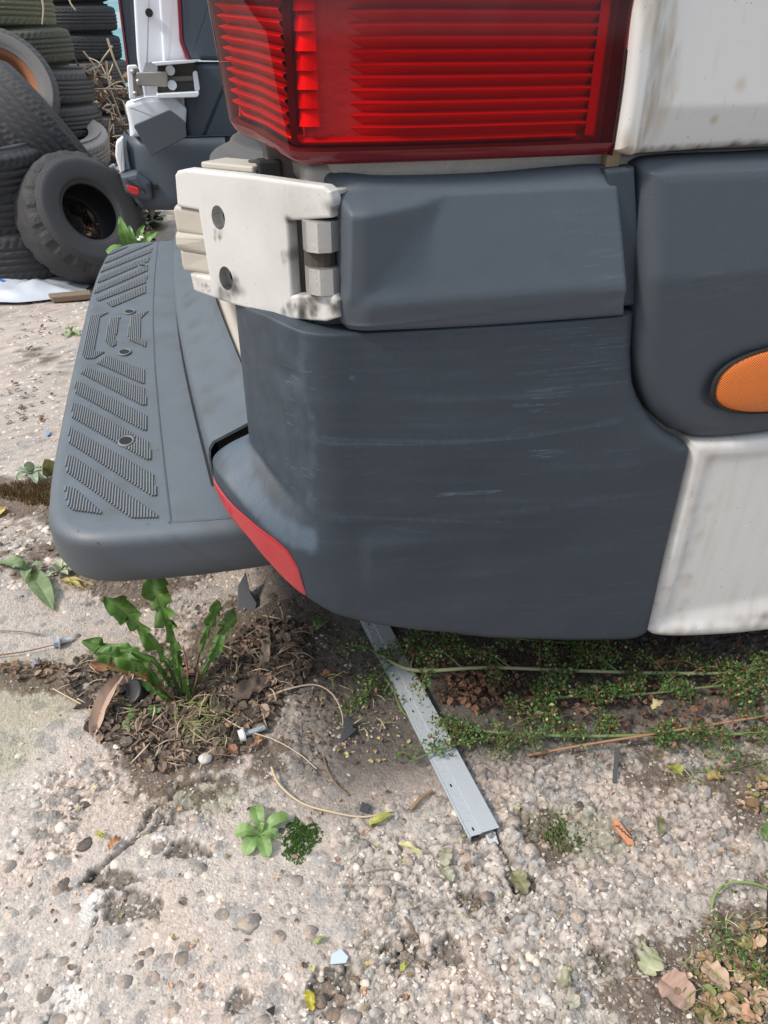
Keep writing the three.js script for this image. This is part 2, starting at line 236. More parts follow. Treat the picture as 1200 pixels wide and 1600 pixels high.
const coatTex = dataTex(256, (x, y) => { const a = sst(.42, .6, coat1(x, y)), k = 205 + 50 * coat2(x, y); return [0, 1, 2].map(i => Math.min(255, k * lerp([.76, .77, .78][i], [1, .95, .90][i], a))); }, 1, true);
const stoneMats = [[.47, .42, .385], [.40, .37, .345], [.54, .485, .44], [.33, .30, .28], [.60, .56, .52], [.30, .24, .195], [.16, .14, .135], [.53, .47, .42], [.42, .395, .375]].map(c => std(lin(...c), { roughness: .75, map: coatTex, bumpMap: grit, bumpScale: .0012 }));
stoneMats.forEach(m => m.color.multiplyScalar(1.3));
{
  const q = rng(501); let n = 0; const spots = [];
  const put = (u, v, r, m, lift = -.3) => { const p = gp(u, v), o = part('stone', pebbles[Math.floor(q() * 9)], stoneMats[m], ground); o.position.copy(p); o.position.y += r * lift - .001; o.scale.setScalar(r); o.rotation.set((q() - .5) * .5, q() * 6.3, (q() - .5) * .5); spots.push([p.x, p.z, r]); n++; };
  // the ones the eye picks out first
  for (const a of [[390, 1442, .020, 1], [431, 1462, .013, 0], [285, 1497, .013, 3], [92, 1390, .014, 3], [598, 1397, .014, 2], [618, 1385, .014, 0], [620, 1440, .013, 4], [575, 1482, .015, 0], [665, 1488, .014, 1], [685, 1508, .012, 2], [745, 1370, .015, 2], [510, 1543, .013, 5], [530, 1565, .011, 5], [500, 1565, .010, 5], [523, 1585, .012, 5], [497, 1588, .010, 5], [553, 1535, .010, 5], [570, 1518, .008, 5], [540, 1520, .009, 3], [545, 1590, .015, 1], [15, 1355, .014, 1], [60, 1255, .009, 3], [133, 1319, .012, 6], [440, 1300, .007, 6], [313, 1358, .011, 1], [195, 1535, .014, 1], [238, 1535, .013, 0], [270, 1575, .017, 0], [218, 1508, .009, 3], [70, 1555, .014, 3], [730, 1340, .013, 0], [905, 1262, .012, 6], [1030, 1315, .015, 3], [880, 1540, .013, 0], [100, 1380, .011, 6], [133, 1258, .009, 6], [290, 1480, .01, 1], [130, 1075, .018, 4], [610, 1262, .013, 4], [585, 1505, .01, 7], [720, 1590, .018, 2], [830, 1330, .012, 4], [960, 1255, .014, 4]]) put(...a);
  let guard = 0; while (n < 235 && guard++ < 6000) {
    const u = -20 + q() * 1240, v = 960 + 660 * Math.sqrt(q()); const p = flat(u, v); if (underVan(p.x, p.z) > .3) continue; const f = field(p.x, p.z); if (f.soil > .5 && q() < .7) continue;
    const r = .0055 + .0075 * q() ** 2; if (spots.some(s => Math.hypot(s[0] - p.x, s[1] - p.z) < (s[2] + r) * .95)) continue;
    put(u, v, r, [0, 1, 2, 7, 8, 0, 7, 4, 3, 1, 2, 7][Math.floor(q() * 12)], -.5 + .32 * q());
  }
  const chip = (() => { const g = new THREE.IcosahedronGeometry(1, 0), p = g.attributes.position; for (let i = 0; i < p.count; i++) { const k = .75 + .6 * h2(Math.round(p.getX(i) * 50), Math.round(p.getY(i) * 50), Math.round(p.getZ(i) * 50)); p.setXYZ(i, p.getX(i) * k * 1.2, p.getY(i) * k * .6, p.getZ(i) * k); } g.computeVertexNormals(); return g; })();
  const small = (name, count, area, rmin, rmax, cols, seed, lift, geo = pebbles[2]) => {
    const im = new THREE.InstancedMesh(geo, std(lin(1, 1, 1), { roughness: .8 }), count), m = new THREE.Matrix4(), s = rng(seed), c = new THREE.Color(); let k = 0, tries = 0;
    while (k < count && tries++ < count * 8) { const [x, z] = area(s); const f = field(x, z); const w = name === 'grit' ? .03 + f.pit + f.crack + f.soil + f.rough * .12 : 1; if (s() > w) continue; if (name === 'cement_chips' && f.rough < .3 && s() > .25) continue; const r = lerp(rmin, rmax, s() ** 3), q1 = new THREE.Quaternion().setFromEuler(new THREE.Euler(s() * .8 - .4, s() * 6.3, s() * .8 - .4)); m.compose(V3(x, f.h + r * lift, z), q1, V3(r, r * (.6 + .4 * s()), r)); im.setMatrixAt(k, m); const cc = cols ? cols[Math.floor(s() * cols.length)] : tone(f, x, z), b = cols ? .75 + .5 * s() : 1.1 + .2 * s(); im.setColorAt(k, c.setRGB(cc[0] * b, cc[1] * b, cc[2] * b)); k++; }
    im.count = k; im.name = name; im.userData = { kind: 'stuff' }; im.castShadow = im.receiveShadow = true; ground.add(im);
  };
  const view = s => { const u = -40 + s() * 1280, v = 900 + 720 * s() ** .8; return G(u, v); };
  small('grit', 5200, view, .0012, .0042, [[.3, .27, .23], [.4, .37, .33], [.2, .16, .12], [.45, .42, .38], [.13, .105, .085], [.28, .22, .17]], 611, .15, chip);
  small('bumps', 750, view, .004, .011, null, 622, -.42, pebbles[5]);
  small('cement_chips', 4200, view, .0015, .0045, null, 655, -.1, chip);
  small('distant_pebbles', 2600, s => G(-60 + s() * 460, 440 + s() * 480), .004, .011, null, 633, -.25, pebbles[4]);
}
/* ================================================ the van: rear corner, seen along its tail */
const van = thing('white_van', 'white van with dark grey bumper corner, big red tail light and rear step', 'van', ORG.clone());
van.rotation.y = TURN;
{
  const P = (n, g, m, par = van, extra) => part(n, g, m, par, extra);
  // body behind the trim: side, far side, roof, floor, bulkhead
  const box = (x0, x1, y0, y1, z0, z1, r = .012) => { const g = new RoundedBoxGeometry(x1 - x0, y1 - y0, z1 - z0, 2, Math.min(r, (x1 - x0) / 2.1, (y1 - y0) / 2.1, (z1 - z0) / 2.1)); g.translate((x0 + x1) / 2, (y0 + y1) / 2, (z0 + z1) / 2); return g; };
  P('body_side', join([box(.16, 4.5, .34, 1.02, -.11, -.05), box(.16, 4.5, 1.021, 2.3, -.11, -.04), box(.155, .30, .62, 2.3, -.2, -.112)]), M.whiteDirty);
  P('far_side', box(.47, 4.5, .34, 2.3, -1.96, -1.9), M.whiteDirty);
  P('roof', box(.16, 4.5, 2.301, 2.36, -1.96, -.04), M.white);
  P('cargo_floor', box(.135, 4.45, .58, .64, -1.895, -.205), M.inner);
  P('chassis', box(.2, 4.4, .33, .5, -1.8, -.12), M.under);
  P('bulkhead', box(4.4, 4.49, .642, 2.3, -1.89, -.115), M.inner);

  /* bumper corner ------------------------------------------------ */
  const xR = table([[.1, .743], [.185, .749], [.4, .756], [.575, .757], [.592, .752], [.603, .738], [.617, .712], [.643, .682], [.68, .652], [.712, .634], [.76, .622], [.84, .613]]);
  const yB = table([[.06, .535], [.117, .435], [.15, .40], [.215, .342], [.3, .308], [.428, .264], [.6, .222], [.75, .19]]);
  const yT = table([[.1, .872], [.16, .85], [.2, .829], [.6, .822]]);
  const colP = cr([[.17, -.2], [.088, -.17], [.067, -.142], [.079, -.1], [.099, -.064], [.119, -.035], [.139, -.014], [.166, -.001], [.215, 0]]);
  const footP = cr([[.12, -.21], [.03, -.178], [.004, -.146], [.016, -.095], [.047, -.052], [.088, -.018], [.122, .0], [.162, .008], [.215, .0085]]);
  const ledge = table([[0, .62], [.25, .612], [.375, .598], [.5, .57], [.625, .54], [.75, .517], [1, .503]]), yBa = table([[0, .56], [.25, .552], [.375, .53], [.5, .492], [.625, .438], [.75, .405], [.875, .372], [1, .342]]), yTa = table([[.2, .842], [.5, .842], [.75, .833], [1, .829]]);
  const border = []; for (let i = 0; i <= 60; i++) { const y = lerp(.19, .83, i / 60); border.push([xR(y), y]); }
  const dent = (x, y, cx, cy, rx, ry) => Math.exp(-(((x - cx) / rx) ** 2 + ((y - cy) / ry) ** 2));
  function skin(s, y, off = 0) {               // s: 0 hidden end .. .35 corner .. 1 right border
    let x, z;
    if (s < .35) {
      const a = s / .35, e = .004, le = ledge(a);
      const w = sst(le + .016 + .022 * sst(.4, .8, a), le - .018 - .016 * sst(.4, .8, a), y), mix = q => { const c = colP(q), f = footP(q); return [lerp(c[0], f[0], w), lerp(c[1], f[1], w)]; };
      const p = mix(a), p0 = mix(Math.max(0, a - e)), p1 = mix(Math.min(1, a + e)), tx = p1[0] - p0[0], tz = p1[1] - p0[1], l = Math.hypot(tx, tz);
      const o = off - .004 * w * sst(le - .1, le - .02, y) - .004 * dent(a, y, .66, .765, .06, .011) + .003 * dent(a, y, .74, .76, .05, .03);
      x = p[0] - tz / l * o; z = p[1] + tx / l * o;
    } else {
      const q = (s - .35) / .65, w = sst(.53, .482, y); x = lerp(.215, xR(y), q);
      z = .0085 * w * sst(.3, 0, q) + off + .012 * sst(.45, .2, y) * q + .006 * Math.sin(Math.PI * clamp(q, 0, 1));
      z -= roundOff(polyDist(x, y, border), y > .59 ? .026 : .011) * (y > .59 ? .9 : 1);
    }
    return [x, y, z];
  }
  const sMap = u => { const t = u * 1; return t; };
  const W = 1024, Hh = 840, X0 = -.16, XW = .94, Y0 = .15, YH = .77, uvB = (x, y, z) => [(x + z - X0) / XW, (y - Y0) / YH];
  const bumperTex = canvasTex(W, Hh, (c) => {
    c.fillStyle = '#ffffff'; c.fillRect(0, 0, W, Hh);
    const q = rng(91), pt = (u, v) => { const p = S(u, v); const w = uvB(p[0], p[1], 0); return [w[0] * W, (1 - w[1]) * Hh]; };
    c.globalCompositeOperation = 'source-over';
    c.fillStyle = '#a4a4a4'; c.fillRect(0, 0, W, Hh);
    for (let i = 0; i < 900; i++) { const r = 6 + q() * 46, x = q() * W, y = q() * Hh, g = c.createRadialGradient(x, y, 0, x, y, r), k = q() < .5 ? '255,246,232' : '150,156,166'; g.addColorStop(0, `rgba(${k},${.05 * q()})`); g.addColorStop(1, `rgba(${k},0)`); c.fillStyle = g; c.fillRect(x - r, y - r, 2 * r, 2 * r); }
    // daylight on the foot's shelf and corner painted in, along with real scuffing
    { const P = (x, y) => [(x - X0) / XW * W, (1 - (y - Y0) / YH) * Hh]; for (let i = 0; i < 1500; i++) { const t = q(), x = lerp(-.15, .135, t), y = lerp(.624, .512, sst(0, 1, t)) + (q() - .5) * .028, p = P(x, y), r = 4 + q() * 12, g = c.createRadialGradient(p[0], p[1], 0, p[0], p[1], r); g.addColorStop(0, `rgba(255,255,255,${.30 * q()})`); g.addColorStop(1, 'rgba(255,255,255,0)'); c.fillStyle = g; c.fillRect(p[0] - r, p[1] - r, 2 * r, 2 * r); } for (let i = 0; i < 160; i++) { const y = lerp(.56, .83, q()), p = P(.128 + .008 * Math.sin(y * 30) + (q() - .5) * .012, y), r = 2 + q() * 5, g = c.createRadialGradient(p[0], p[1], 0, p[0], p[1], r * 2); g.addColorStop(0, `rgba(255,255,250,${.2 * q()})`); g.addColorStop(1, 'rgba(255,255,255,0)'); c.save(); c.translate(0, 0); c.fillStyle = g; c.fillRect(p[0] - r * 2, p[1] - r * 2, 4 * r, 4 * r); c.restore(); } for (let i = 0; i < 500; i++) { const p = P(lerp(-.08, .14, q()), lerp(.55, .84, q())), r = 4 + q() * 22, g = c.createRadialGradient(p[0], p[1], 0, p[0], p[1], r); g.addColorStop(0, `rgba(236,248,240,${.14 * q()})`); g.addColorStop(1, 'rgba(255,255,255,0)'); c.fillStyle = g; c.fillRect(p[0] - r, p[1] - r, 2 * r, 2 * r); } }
    for (let i = 0; i < 90; i++) { const x = q() * W, y = q() * Hh, rx = 60 + q() * 190, ry = 10 + q() * 46; c.save(); c.translate(x, y); c.rotate((q() - .5) * .25); c.scale(rx / 50, ry / 50); const g = c.createRadialGradient(0, 0, 0, 0, 0, 50), k = q() < .6 ? '255,252,244' : '70,76,84'; g.addColorStop(0, `rgba(${k},${.13 * q()})`); g.addColorStop(1, `rgba(${k},0)`); c.fillStyle = g; c.fillRect(-50, -50, 100, 100); c.restore(); }
    for (let i = 0; i < 26000; i++) { c.fillStyle = q() < .5 ? `rgba(255,255,255,${.09 * q()})` : `rgba(40,44,50,${.12 * q()})`; c.fillRect(q() * W, q() * Hh, 1 + q() * 1.4, 1 + q() * 1.2); }
    const line = (pts, a, w) => { c.strokeStyle = `rgba(255,255,255,${a})`; c.lineWidth = w; c.lineCap = 'round'; c.beginPath(); pts.forEach((p, i) => { const s = pt(...p); i ? c.lineTo(...s) : c.moveTo(...s); }); c.stroke(); };
    const arc = (a, b, sag, al, w) => { const o = []; for (let i = 0; i <= 14; i++) { const t = i / 14; o.push([lerp(a[0], b[0], t), lerp(a[1], b[1], t) + sag * 4 * t * (1 - t)]); } for (let i = 0; i < 14; i++) line([o[i], o[i + 1]], Math.min(1, al * 1.25) * (.5 + q()), w * (.6 + q() * .8)); };
    arc([490, 690], [970, 655], 14, .12, 9); arc([490, 692], [970, 657], 14, .22, 2); arc([500, 684], [780, 684], 3, .14, 5); arc([500, 812], [1000, 770], 10, .09, 12); arc([520, 806], [800, 812], 2, .12, 5); arc([600, 820], [740, 830], 4, .14, 2);
    const cluster = (n, u0, u1, v0, v1, len, al) => { for (let i = 0; i < n; i++) { const u = lerp(u0, u1, q()), v = lerp(v0, v1, q()), l = len * (.3 + q()); arc([u, v], [u + l, v - l * (.04 + .05 * q())], (q() - .5) * 4, Math.min(1, al * 1.7) * (.3 + q() * .7), .7 + q() * 1.1); } };
    cluster(34, 800, 950, 515, 610, 90, .22); cluster(12, 800, 860, 605, 640, 50, .3); cluster(8, 810, 860, 700, 712, 40, .5); cluster(5, 670, 700, 768, 774, 80, .6); cluster(60, 430, 960, 520, 960, 50, .13); cluster(20, 880, 1050, 780, 960, 60, .12); for (let i = 0; i < 70; i++) { const v = lerp(520, 960, q()), u = lerp(480, 900, q()); arc([u, v], [u + 120 + 160 * q(), v - 14 * q()], 6 * (q() - .3), .035, 6 + 8 * q()); } cluster(24, 385, 480, 560, 800, 22, .32);
    for (let i = 0; i < 30; i++) { const u = 380 + q() * 100, v = 520 + q() * 300, l = 14 + q() * 50; arc([u, v], [u + l * .35, v + l], 3, .2, 1); }
    for (let i = 0; i < 420; i++) { const x = q() * W, y = q() * Hh; c.fillStyle = `rgba(255,252,244,${.1 + .5 * q() ** 3})`; c.beginPath(); c.arc(x, y, .4 + q() * 1.1, 0, 7); c.fill(); }
    for (let i = 0; i < 500; i++) { const u = lerp(520, 1010, q()), v = 990 - 70 * q() ** 2, p = pt(u, v), r = 3 + q() * 16, g = c.createRadialGradient(p[0], p[1], 0, p[0], p[1], r); g.addColorStop(0, `rgba(216,190,165,${.16 * q()})`); g.addColorStop(1, 'rgba(216,190,165,0)'); c.fillStyle = g; c.fillRect(p[0] - r, p[1] - r, 2 * r, 2 * r); }
    c.fillStyle = 'rgba(255,255,255,.55)'; c.beginPath(); c.arc(...pt(550, 590), 4, 0, 7); c.fill();
  });
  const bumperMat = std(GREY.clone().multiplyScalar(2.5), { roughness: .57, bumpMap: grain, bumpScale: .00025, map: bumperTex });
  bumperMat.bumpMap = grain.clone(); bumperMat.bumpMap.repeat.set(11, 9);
  const NU = 130, NV = 150;
  const bumperGeo = grid(NU, NV, (u, v) => {
    const s = sMap(u); let y, xa; const top = v > .985 ? 1 : v / .985;
    xa = s < .35 ? 0 : lerp(.215, .75, (s - .35) / .65);
    const b = (s < .35 ? yBa(s / .35) : yB(xa)) + (s > .93 ? .02 * ((s - .93) / .07) ** 3 : 0), t = s < .35 ? yTa(s / .35) : yT(xa), k = clamp(v / .985, 0, 1);
    y = lerp(b, t, k);
    const dB = y - b, dT = t - y; let off = -roundOff(dT, .007) - .9 * roundOff(dB, .014);
    if (v > .985) off = -.03;
    const p = skin(s, y, off);
    if (v === 0) { p[2] -= s < .35 ? 0 : .03; }
    return p;
  }, (u, v, p) => uvB(p[0], p[1], p[2]));
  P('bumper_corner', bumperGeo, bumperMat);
  // red reflector let into the lower edge of the foot
  {
    const lo = table([[.27, .566], [.375, .535], [.5, .499], [.625, .446], [.69, .427], [.735, .417]]), hi = table([[.27, .572], [.375, .558], [.5, .535], [.6, .512], [.66, .495], [.71, .468], [.735, .43], [.745, .42]]);
    const refl = phys(lin(.36, .028, .033), { roughness: .16, clearcoat: .6, bumpMap: grit, bumpScale: .0004 });
    P('reflector', grid(40, 10, (u, v) => { const a = lerp(.275, .74, u), y = lerp(lo(a), hi(a), v), e = Math.min(u * 14, (1 - u) * 14, v * 6, (1 - v) * 6, 1); return skin(a * .35, y, .0008 + .0022 * Math.sqrt(clamp(e, 0, 1))); }, (u, v) => [u * .15, v * .05]), refl);
  }
  P('bumper_backing', sweep([[.2, -.2], [.1, -.15], [.13, -.05], [.2, -.03], [.6, -.035]], [[-.02, .62], [-.02, .82]], 40), M.black);

  /* corner trim under the tail light ------------------------------------------------ */
  const hyp = [S(697, 316), S(572, 456)];
  const hn = (() => { const dx = hyp[1][0] - hyp[0][0], dy = hyp[1][1] - hyp[0][1], l = Math.hypot(dx, dy); return [dy / l, -dx / l]; })();
  const trimTex = (seed, boxes, x0, y0, w, h) => canvasTex(512, 384, (c, W, Hh) => {
    const q = rng(seed), pt = (u, v) => { const p = S(u, v); return [(p[0] - x0) / w * W, (1 - (p[1] - y0) / h) * Hh]; };
    c.fillStyle = '#d2d2d2'; c.fillRect(0, 0, W, Hh);
    for (let i = 0; i < 9000; i++) { c.fillStyle = q() < .5 ? `rgba(255,255,255,${.1 * q()})` : `rgba(40,44,50,${.13 * q()})`; c.fillRect(q() * W, q() * Hh, 1 + q() * 1.2, 1 + q()); }
    for (let i = 0; i < 300; i++) { const r = 4 + q() * 30, x = q() * W, y = q() * Hh, g = c.createRadialGradient(x, y, 0, x, y, r); const k = q() < .5 ? '255,250,240' : '160,165,175'; g.addColorStop(0, `rgba(${k},${.07 * q()})`); g.addColorStop(1, `rgba(${k},0)`); c.fillStyle = g; c.fillRect(x - r, y - r, 2 * r, 2 * r); }
    for (const [n, u0, u1, v0, v1, len, al] of boxes) for (let i = 0; i < n; i++) { const a = pt(lerp(u0, u1, q()), lerp(v0, v1, q())), l = len * (.3 + q()) * W / w / 1200; c.strokeStyle = `rgba(255,255,255,${al * q()})`; c.lineWidth = .6 + q() * 1.2; c.beginPath(); c.moveTo(...a); c.quadraticCurveTo(a[0] + l / 2, a[1] - 2 * q(), a[0] + l, a[1] - l * .06); c.stroke(); }
    for (let i = 0; i < 120; i++) { c.fillStyle = `rgba(255,252,244,${.15 + .6 * q() ** 3})`; c.beginPath(); c.arc(q() * W, q() * Hh, .4 + q(), 0, 7); c.fill(); }
  });
  const tm = std(lin(.105, .130, .160), { roughness: .55, map: trimTex(5, [[60, 900, 960, 380, 480, 40, .6], [25, 840, 960, 330, 370, 60, .35], [30, 560, 960, 300, 500, 40, .12]], .15, .8, .48, .24) });
  tm.bumpMap = grain.clone(); tm.bumpMap.repeat.set(6, 3); tm.bumpScale = .00012;
  P('corner_trim', panel({
    B: [S(548, 520, .006), S(760, 511, .006), S(978, 495, .006)], T: [S(509, 281, -.035), S(516, 274, -.028), S(600, 277, -.024), S(760, 273, -.024), S(952, 260, -.024), S(963, 265, -.024)], L: [S(548, 520, .006), S(535, 506, .004), S(531, 420, -.005), S(521, 330, -.02), S(509, 281, -.035)], R: [S(978, 495, .006), S(979, 470, .012), S(974, 380, 0), S(967, 300, -.014), S(963, 265, -.024)],
    r: .009, back: .03, nu: 110, nv: 70, uv: (x, y) => [(x - .15) / .48, (y - .8) / .24],
    z: (x, y, d) => {
      let z = .018 - .24 * Math.max(0, y - .866) * sst(.86, .88, y) - .28 * Math.max(0, .862 - y) - .55 * Math.max(0, y - .985);
      const h = (x - hyp[0][0]) * hn[0] + (y - hyp[0][1]) * hn[1], inside = sst(.995, .972, y) * sst(.186, .2, x) * sst(.862, .872, y);
      z += inside * .5 * Math.max(0, h) * sst(-.002, .006, h);
      z -= .022 * sst(.225, .17, x);
      z += .0012 * sst(.004, 0, Math.abs(y - .838 - .02 * sst(.22, .6, x)));
      return z;
    },
  }), tm);
  P('trim_filler', panel({ B: [S(978, 484), S(1012, 481)], T: [S(955, 268), S(1000, 262)], L: [S(978, 484), S(955, 268)], R: [S(1012, 481), S(1000, 262)], r: .004, back: .02, z: (x, y) => -.012 + .02 * Math.max(0, .87 - y), nu: 12, nv: 20 }), M.plastic);

  /* side moulding with the orange marker lamp ------------------------------------------------ */
  const xe = 1.5;
  const mm = std(lin(.08, .099, .123), { roughness: .55, map: trimTex(15, [[45, 1020, 1150, 425, 470, 60, .4], [12, 1025, 1085, 500, 560, 50, .35], [8, 1010, 1110, 590, 620, 90, .35], [14, 1010, 1190, 300, 640, 60, .1]], .55, .55, .6, .5) });
  mm.map.wrapS = THREE.RepeatWrapping; mm.bumpMap = grain.clone(); mm.bumpMap.repeat.set(7, 6); mm.bumpScale = .00012;
  const lampC = [.905, .699], lampR = [.148, .056];
  const lampD = (x, y) => (Math.abs((x - lampC[0]) / lampR[0]) ** 2.5 + Math.abs((y - lampC[1]) / lampR[1]) ** 2.5) ** .4;
  P('side_moulding', panel({
    B: [S(1052, 675, -.008), S(1090, 687, -.008), S(1130, 688, -.008), [xe * .72, .592], [xe, .588]], T: [S(993, 256, -.03), S(1010, 250, -.025), S(1200, 239, -.022), [xe, 1.03]], L: [S(1052, 675, -.008), S(1018, 640, -.005), S(999, 575, 0), S(1003, 470, .01), S(1000, 360, -.005), S(993, 256, -.03)], R: [[xe, .588], [xe, 1.03]],
    r: .02, back: .045, nu: 150, nv: 110, uv: (x, y) => [(x - .55) / .6, (y - .55) / .5],
    z: (x, y, d) => .021 - .17 * Math.max(0, y - .872) - .9 * Math.max(0, y - 1.0) - .09 * Math.max(0, .872 - y) - .004 * sst(1.14, 1.02, lampD(x, y)) - .006 * sst(.03, 0, d),
  }), mm);
  const lamp = P('marker_lamp', grid(60, 8, (u, v) => { const a = u * 2 * Math.PI, k = lerp(1.03, .96, v), c = Math.cos(a), s = Math.sin(a); return [lampC[0] + lampR[0] * k * Math.sign(c) * Math.abs(c) ** .8, lampC[1] + lampR[1] * k * Math.sign(s) * Math.abs(s) ** .8, .012 + .004 * Math.sin(v * Math.PI)]; }), M.black);
  const hexTex = dataTex(256, (x, y) => { const w = .5 + .5 * Math.cos(x * 2 * Math.PI * 16) * Math.cos(y * 2 * Math.PI * 16); return 255 * w; }, 14);
  const amber = phys(lin(.66, .15, .008), { roughness: .18, clearcoat: .5, clearcoatRoughness: .25, bumpMap: hexTex, bumpScale: .0012 });
  P('lamp_lens', grid(64, 14, (u, v) => { const a = u * 2 * Math.PI, k = .97 * Math.sin((1 - v) * Math.PI / 2), c = Math.cos(a), s = Math.sin(a); return [lampC[0] + lampR[0] * k * Math.sign(c) * Math.abs(c) ** .8, lampC[1] + lampR[1] * k * Math.sign(s) * Math.abs(s) ** .8, .011 + .013 * Math.sin(v * Math.PI / 2) ** .7]; }, (u, v, p) => [p[0], p[1]]), amber, lamp);
  P('lamp_reflector', extrude(roundPoly([[-.026, -.026], [.03, -.026], [.026, .03], [-.012, .03]], .004), .002, 0).translate(lampC[0] - .02, lampC[1] - .002, .0235), phys(lin(.42, .09, .008), { roughness: .3, bumpMap: hexTex, bumpScale: .001 }), lamp);

  /* white sill below, white side panel above ------------------------------------------------ */
  const dirt = (seed, f) => canvasTex(512, 512, (c, W, Hh) => { const q = rng(seed); c.fillStyle = '#fbfbfb'; c.fillRect(0, 0, W, Hh); f(c, q, W, Hh); for (let i = 0; i < 260; i++) { c.fillStyle = `rgba(90,80,70,${.15 + .5 * q() ** 2})`; c.beginPath(); c.arc(q() * W, q() * Hh, .4 + q() * .9, 0, 7); c.fill(); } });
  const soft = (c, x, y, r, col, a) => { const g = c.createRadialGradient(x, y, 0, x, y, r); g.addColorStop(0, `rgba(${col},${a})`); g.addColorStop(1, `rgba(${col},0)`); c.fillStyle = g; c.fillRect(x - r, y - r, 2 * r, 2 * r); };
  const sillTex = dirt(33, (c, q, W, Hh) => { for (let i = 0; i < 240; i++) { const x = q() * W, y = q() * Hh; c.save(); c.translate(x, y); c.scale(.35, 1.7); soft(c, 0, 0, 10 + q() * 40, '150,128,104', .07 * q()); c.restore(); } for (let i = 0; i < 70; i++) soft(c, 40 + q() * 70, q() * Hh, 6 + q() * 14, '150,120,90', .18 * q()); for (let i = 0; i < 160; i++) soft(c, q() * W, Hh - 30 - q() * 50, 5 + q() * 16, '100,86,72', .22 * q()); for (let i = 0; i < 12; i++) { c.strokeStyle = `rgba(255,255,255,${.3 + .5 * q()})`; c.lineWidth = .6 + q(); const x = 60 + q() * W * .6, y = 60 + q() * Hh * .6; c.beginPath(); c.moveTo(x, y); c.lineTo(x + 60 + 90 * q(), y - 10 * q()); c.stroke(); } });
  P('sill_panel', panel({
    B: [S(1012, 986), S(1022, 992), S(1200, 984), [1.6, .155]], T: [S(1086, 693), S(1200, 686), [1.6, .59]], L: [S(1012, 986), S(1030, 920), S(1062, 800), S(1086, 693)], R: [[1.6, .155], [1.6, .59]],
    r: .016, back: .05, nu: 90, nv: 70, uv: (x, y) => [(x - .72) / .5, (y - .12) / .5],
    z: (x, y, d) => -.002 - .005 * sst(.028, .05, x - .752 - .0 * y) * sst(.02, .04, d) + .010 * sst(.235, .19, y),
  }), std(lin(.66, .64, .615), { roughness: .42, map: sillTex }));
  const bodyTex = dirt(44, (c, q, W, Hh) => {
    for (let i = 0; i < 260; i++) { const y = q() * Hh, x = 20 + q() * 70 + 20 * Math.sin(y * .02); c.save(); c.translate(x, y); c.scale(.5, 2.2); soft(c, 0, 0, 6 + q() * 20, q() < .6 ? '176,140,92' : '110,92,72', .2 * q()); c.restore(); }
    for (let i = 0; i < 60; i++) { c.save(); c.translate(q() * W, q() * Hh); c.scale(.4, 1.8); soft(c, 0, 0, 8 + q() * 18, '200,180,150', .18 * q()); c.restore(); }
    for (let i = 0; i < 50; i++) soft(c, 10 + q() * W * .8, Hh - 6 - q() * 8, 4 + q() * 10, '90,70,50', .35 * q());
    soft(c, 108, 258, 13, '190,130,60', .8); soft(c, 109, 258, 3, '50,30,15', .9); soft(c, 200, 455, 12, '190,160,110', .5); soft(c, 235, 400, 16, '190,165,125', .35);
  });
  P('side_panel', panel({
    B: [S(970, 236), S(984, 243), S(1200, 232), [1.6, 1.035]], T: [[.556, 1.46], [1.6, 1.46]], L: [S(970, 236), S(985, 140), S(1001, 0), [.556, 1.46]], R: [[1.6, 1.035], [1.6, 1.46]],
    r: .011, back: .03, nu: 90, nv: 70, uv: (x, y) => [(x - .54) / .36, (y - 1.02) / .36],
    z: (x, y, d) => -.005 - .007 * sst(.02, .03, x - .548) - .3 * Math.max(0, 1.075 - y) * sst(.02, .05, x - .548) + .004,
  }), std(lin(.64, .635, .62), { roughness: .36, map: bodyTex }));
  P('upper_side', panel({ B: [[.17, 1.47], [4.5, 1.47]], T: [[.2, 2.3], [4.5, 2.3]], L: [[.17, 1.47], [.2, 2.3]], R: [[4.5, 1.47], [4.5, 2.3]], r: .02, back: .05, z: (x, y) => -.005 - .03 * (y - 1.47), nu: 10, nv: 10 }), M.white);
  P('lower_side', panel({ B: [[1.62, .2], [4.5, .25]], T: [[1.62, 1.46], [4.5, 1.46]], L: [[1.62, .2], [1.62, 1.46]], R: [[4.5, .25], [4.5, 1.46]], r: .02, back: .05, z: () => -.003, nu: 10, nv: 10 }), M.white);
  const corner = [[.3, -.24], [.13, -.17], [.098, -.13], [.135, -.06], [.16, -.018], [.19, -.002], [.56, -.002]];
  P('body_strip', sweep(corner, [[-.05, .86], [-.05, .86], [-.055, .985], [-.045, 1.004], [-.042, 1.06], [-.05, 1.08]], 70), M.whiteDirty);
  P('body_edge', box(.548, .568, .99, 1.03, -.05, -.03, .004), M.rustCream);
  { const a = S3(405, 284, -.1), b = S3(441, 250, -.1); P('vent', box(a.x, b.x, a.y, b.y, -.13, -.1, .004), M.black); P('vent_frame', box(a.x + .012, b.x + .05, a.y - .01, b.y + .03, -.15, -.112, .004), M.inner); }

  /* tail light ------------------------------------------------ */
  const lightPath = cr([[.26, -.24], [.1, -.175], [.068, -.134], [.1, -.086], [.132, -.042], [.162, -.022], [.215, -.014], [.38, -.01], [.546, -.016]]);
  const lp = (s, o, y) => { const e = .003, p = lightPath(s), a = lightPath(Math.max(0, s - e)), b = lightPath(Math.min(1, s + e)); const tx = b[0] - a[0], tz = b[1] - a[1], l = Math.hypot(tx, tz); const k = sst(.58, .22, s); return [p[0] - tz / l * o + k * .09 * (1.2 - y), y + k * .026 * sst(1.25, 1.03, y), p[1] + tx / l * o]; };
  const shell = (s0, s1, prof, nu) => grid(nu, prof.length - 1, (u, v) => { const [o, y] = prof[Math.round(v * (prof.length - 1))]; return lp(lerp(s0, s1, u), o, y); }, (u, v, p) => [p[0] + p[2], p[1]]);
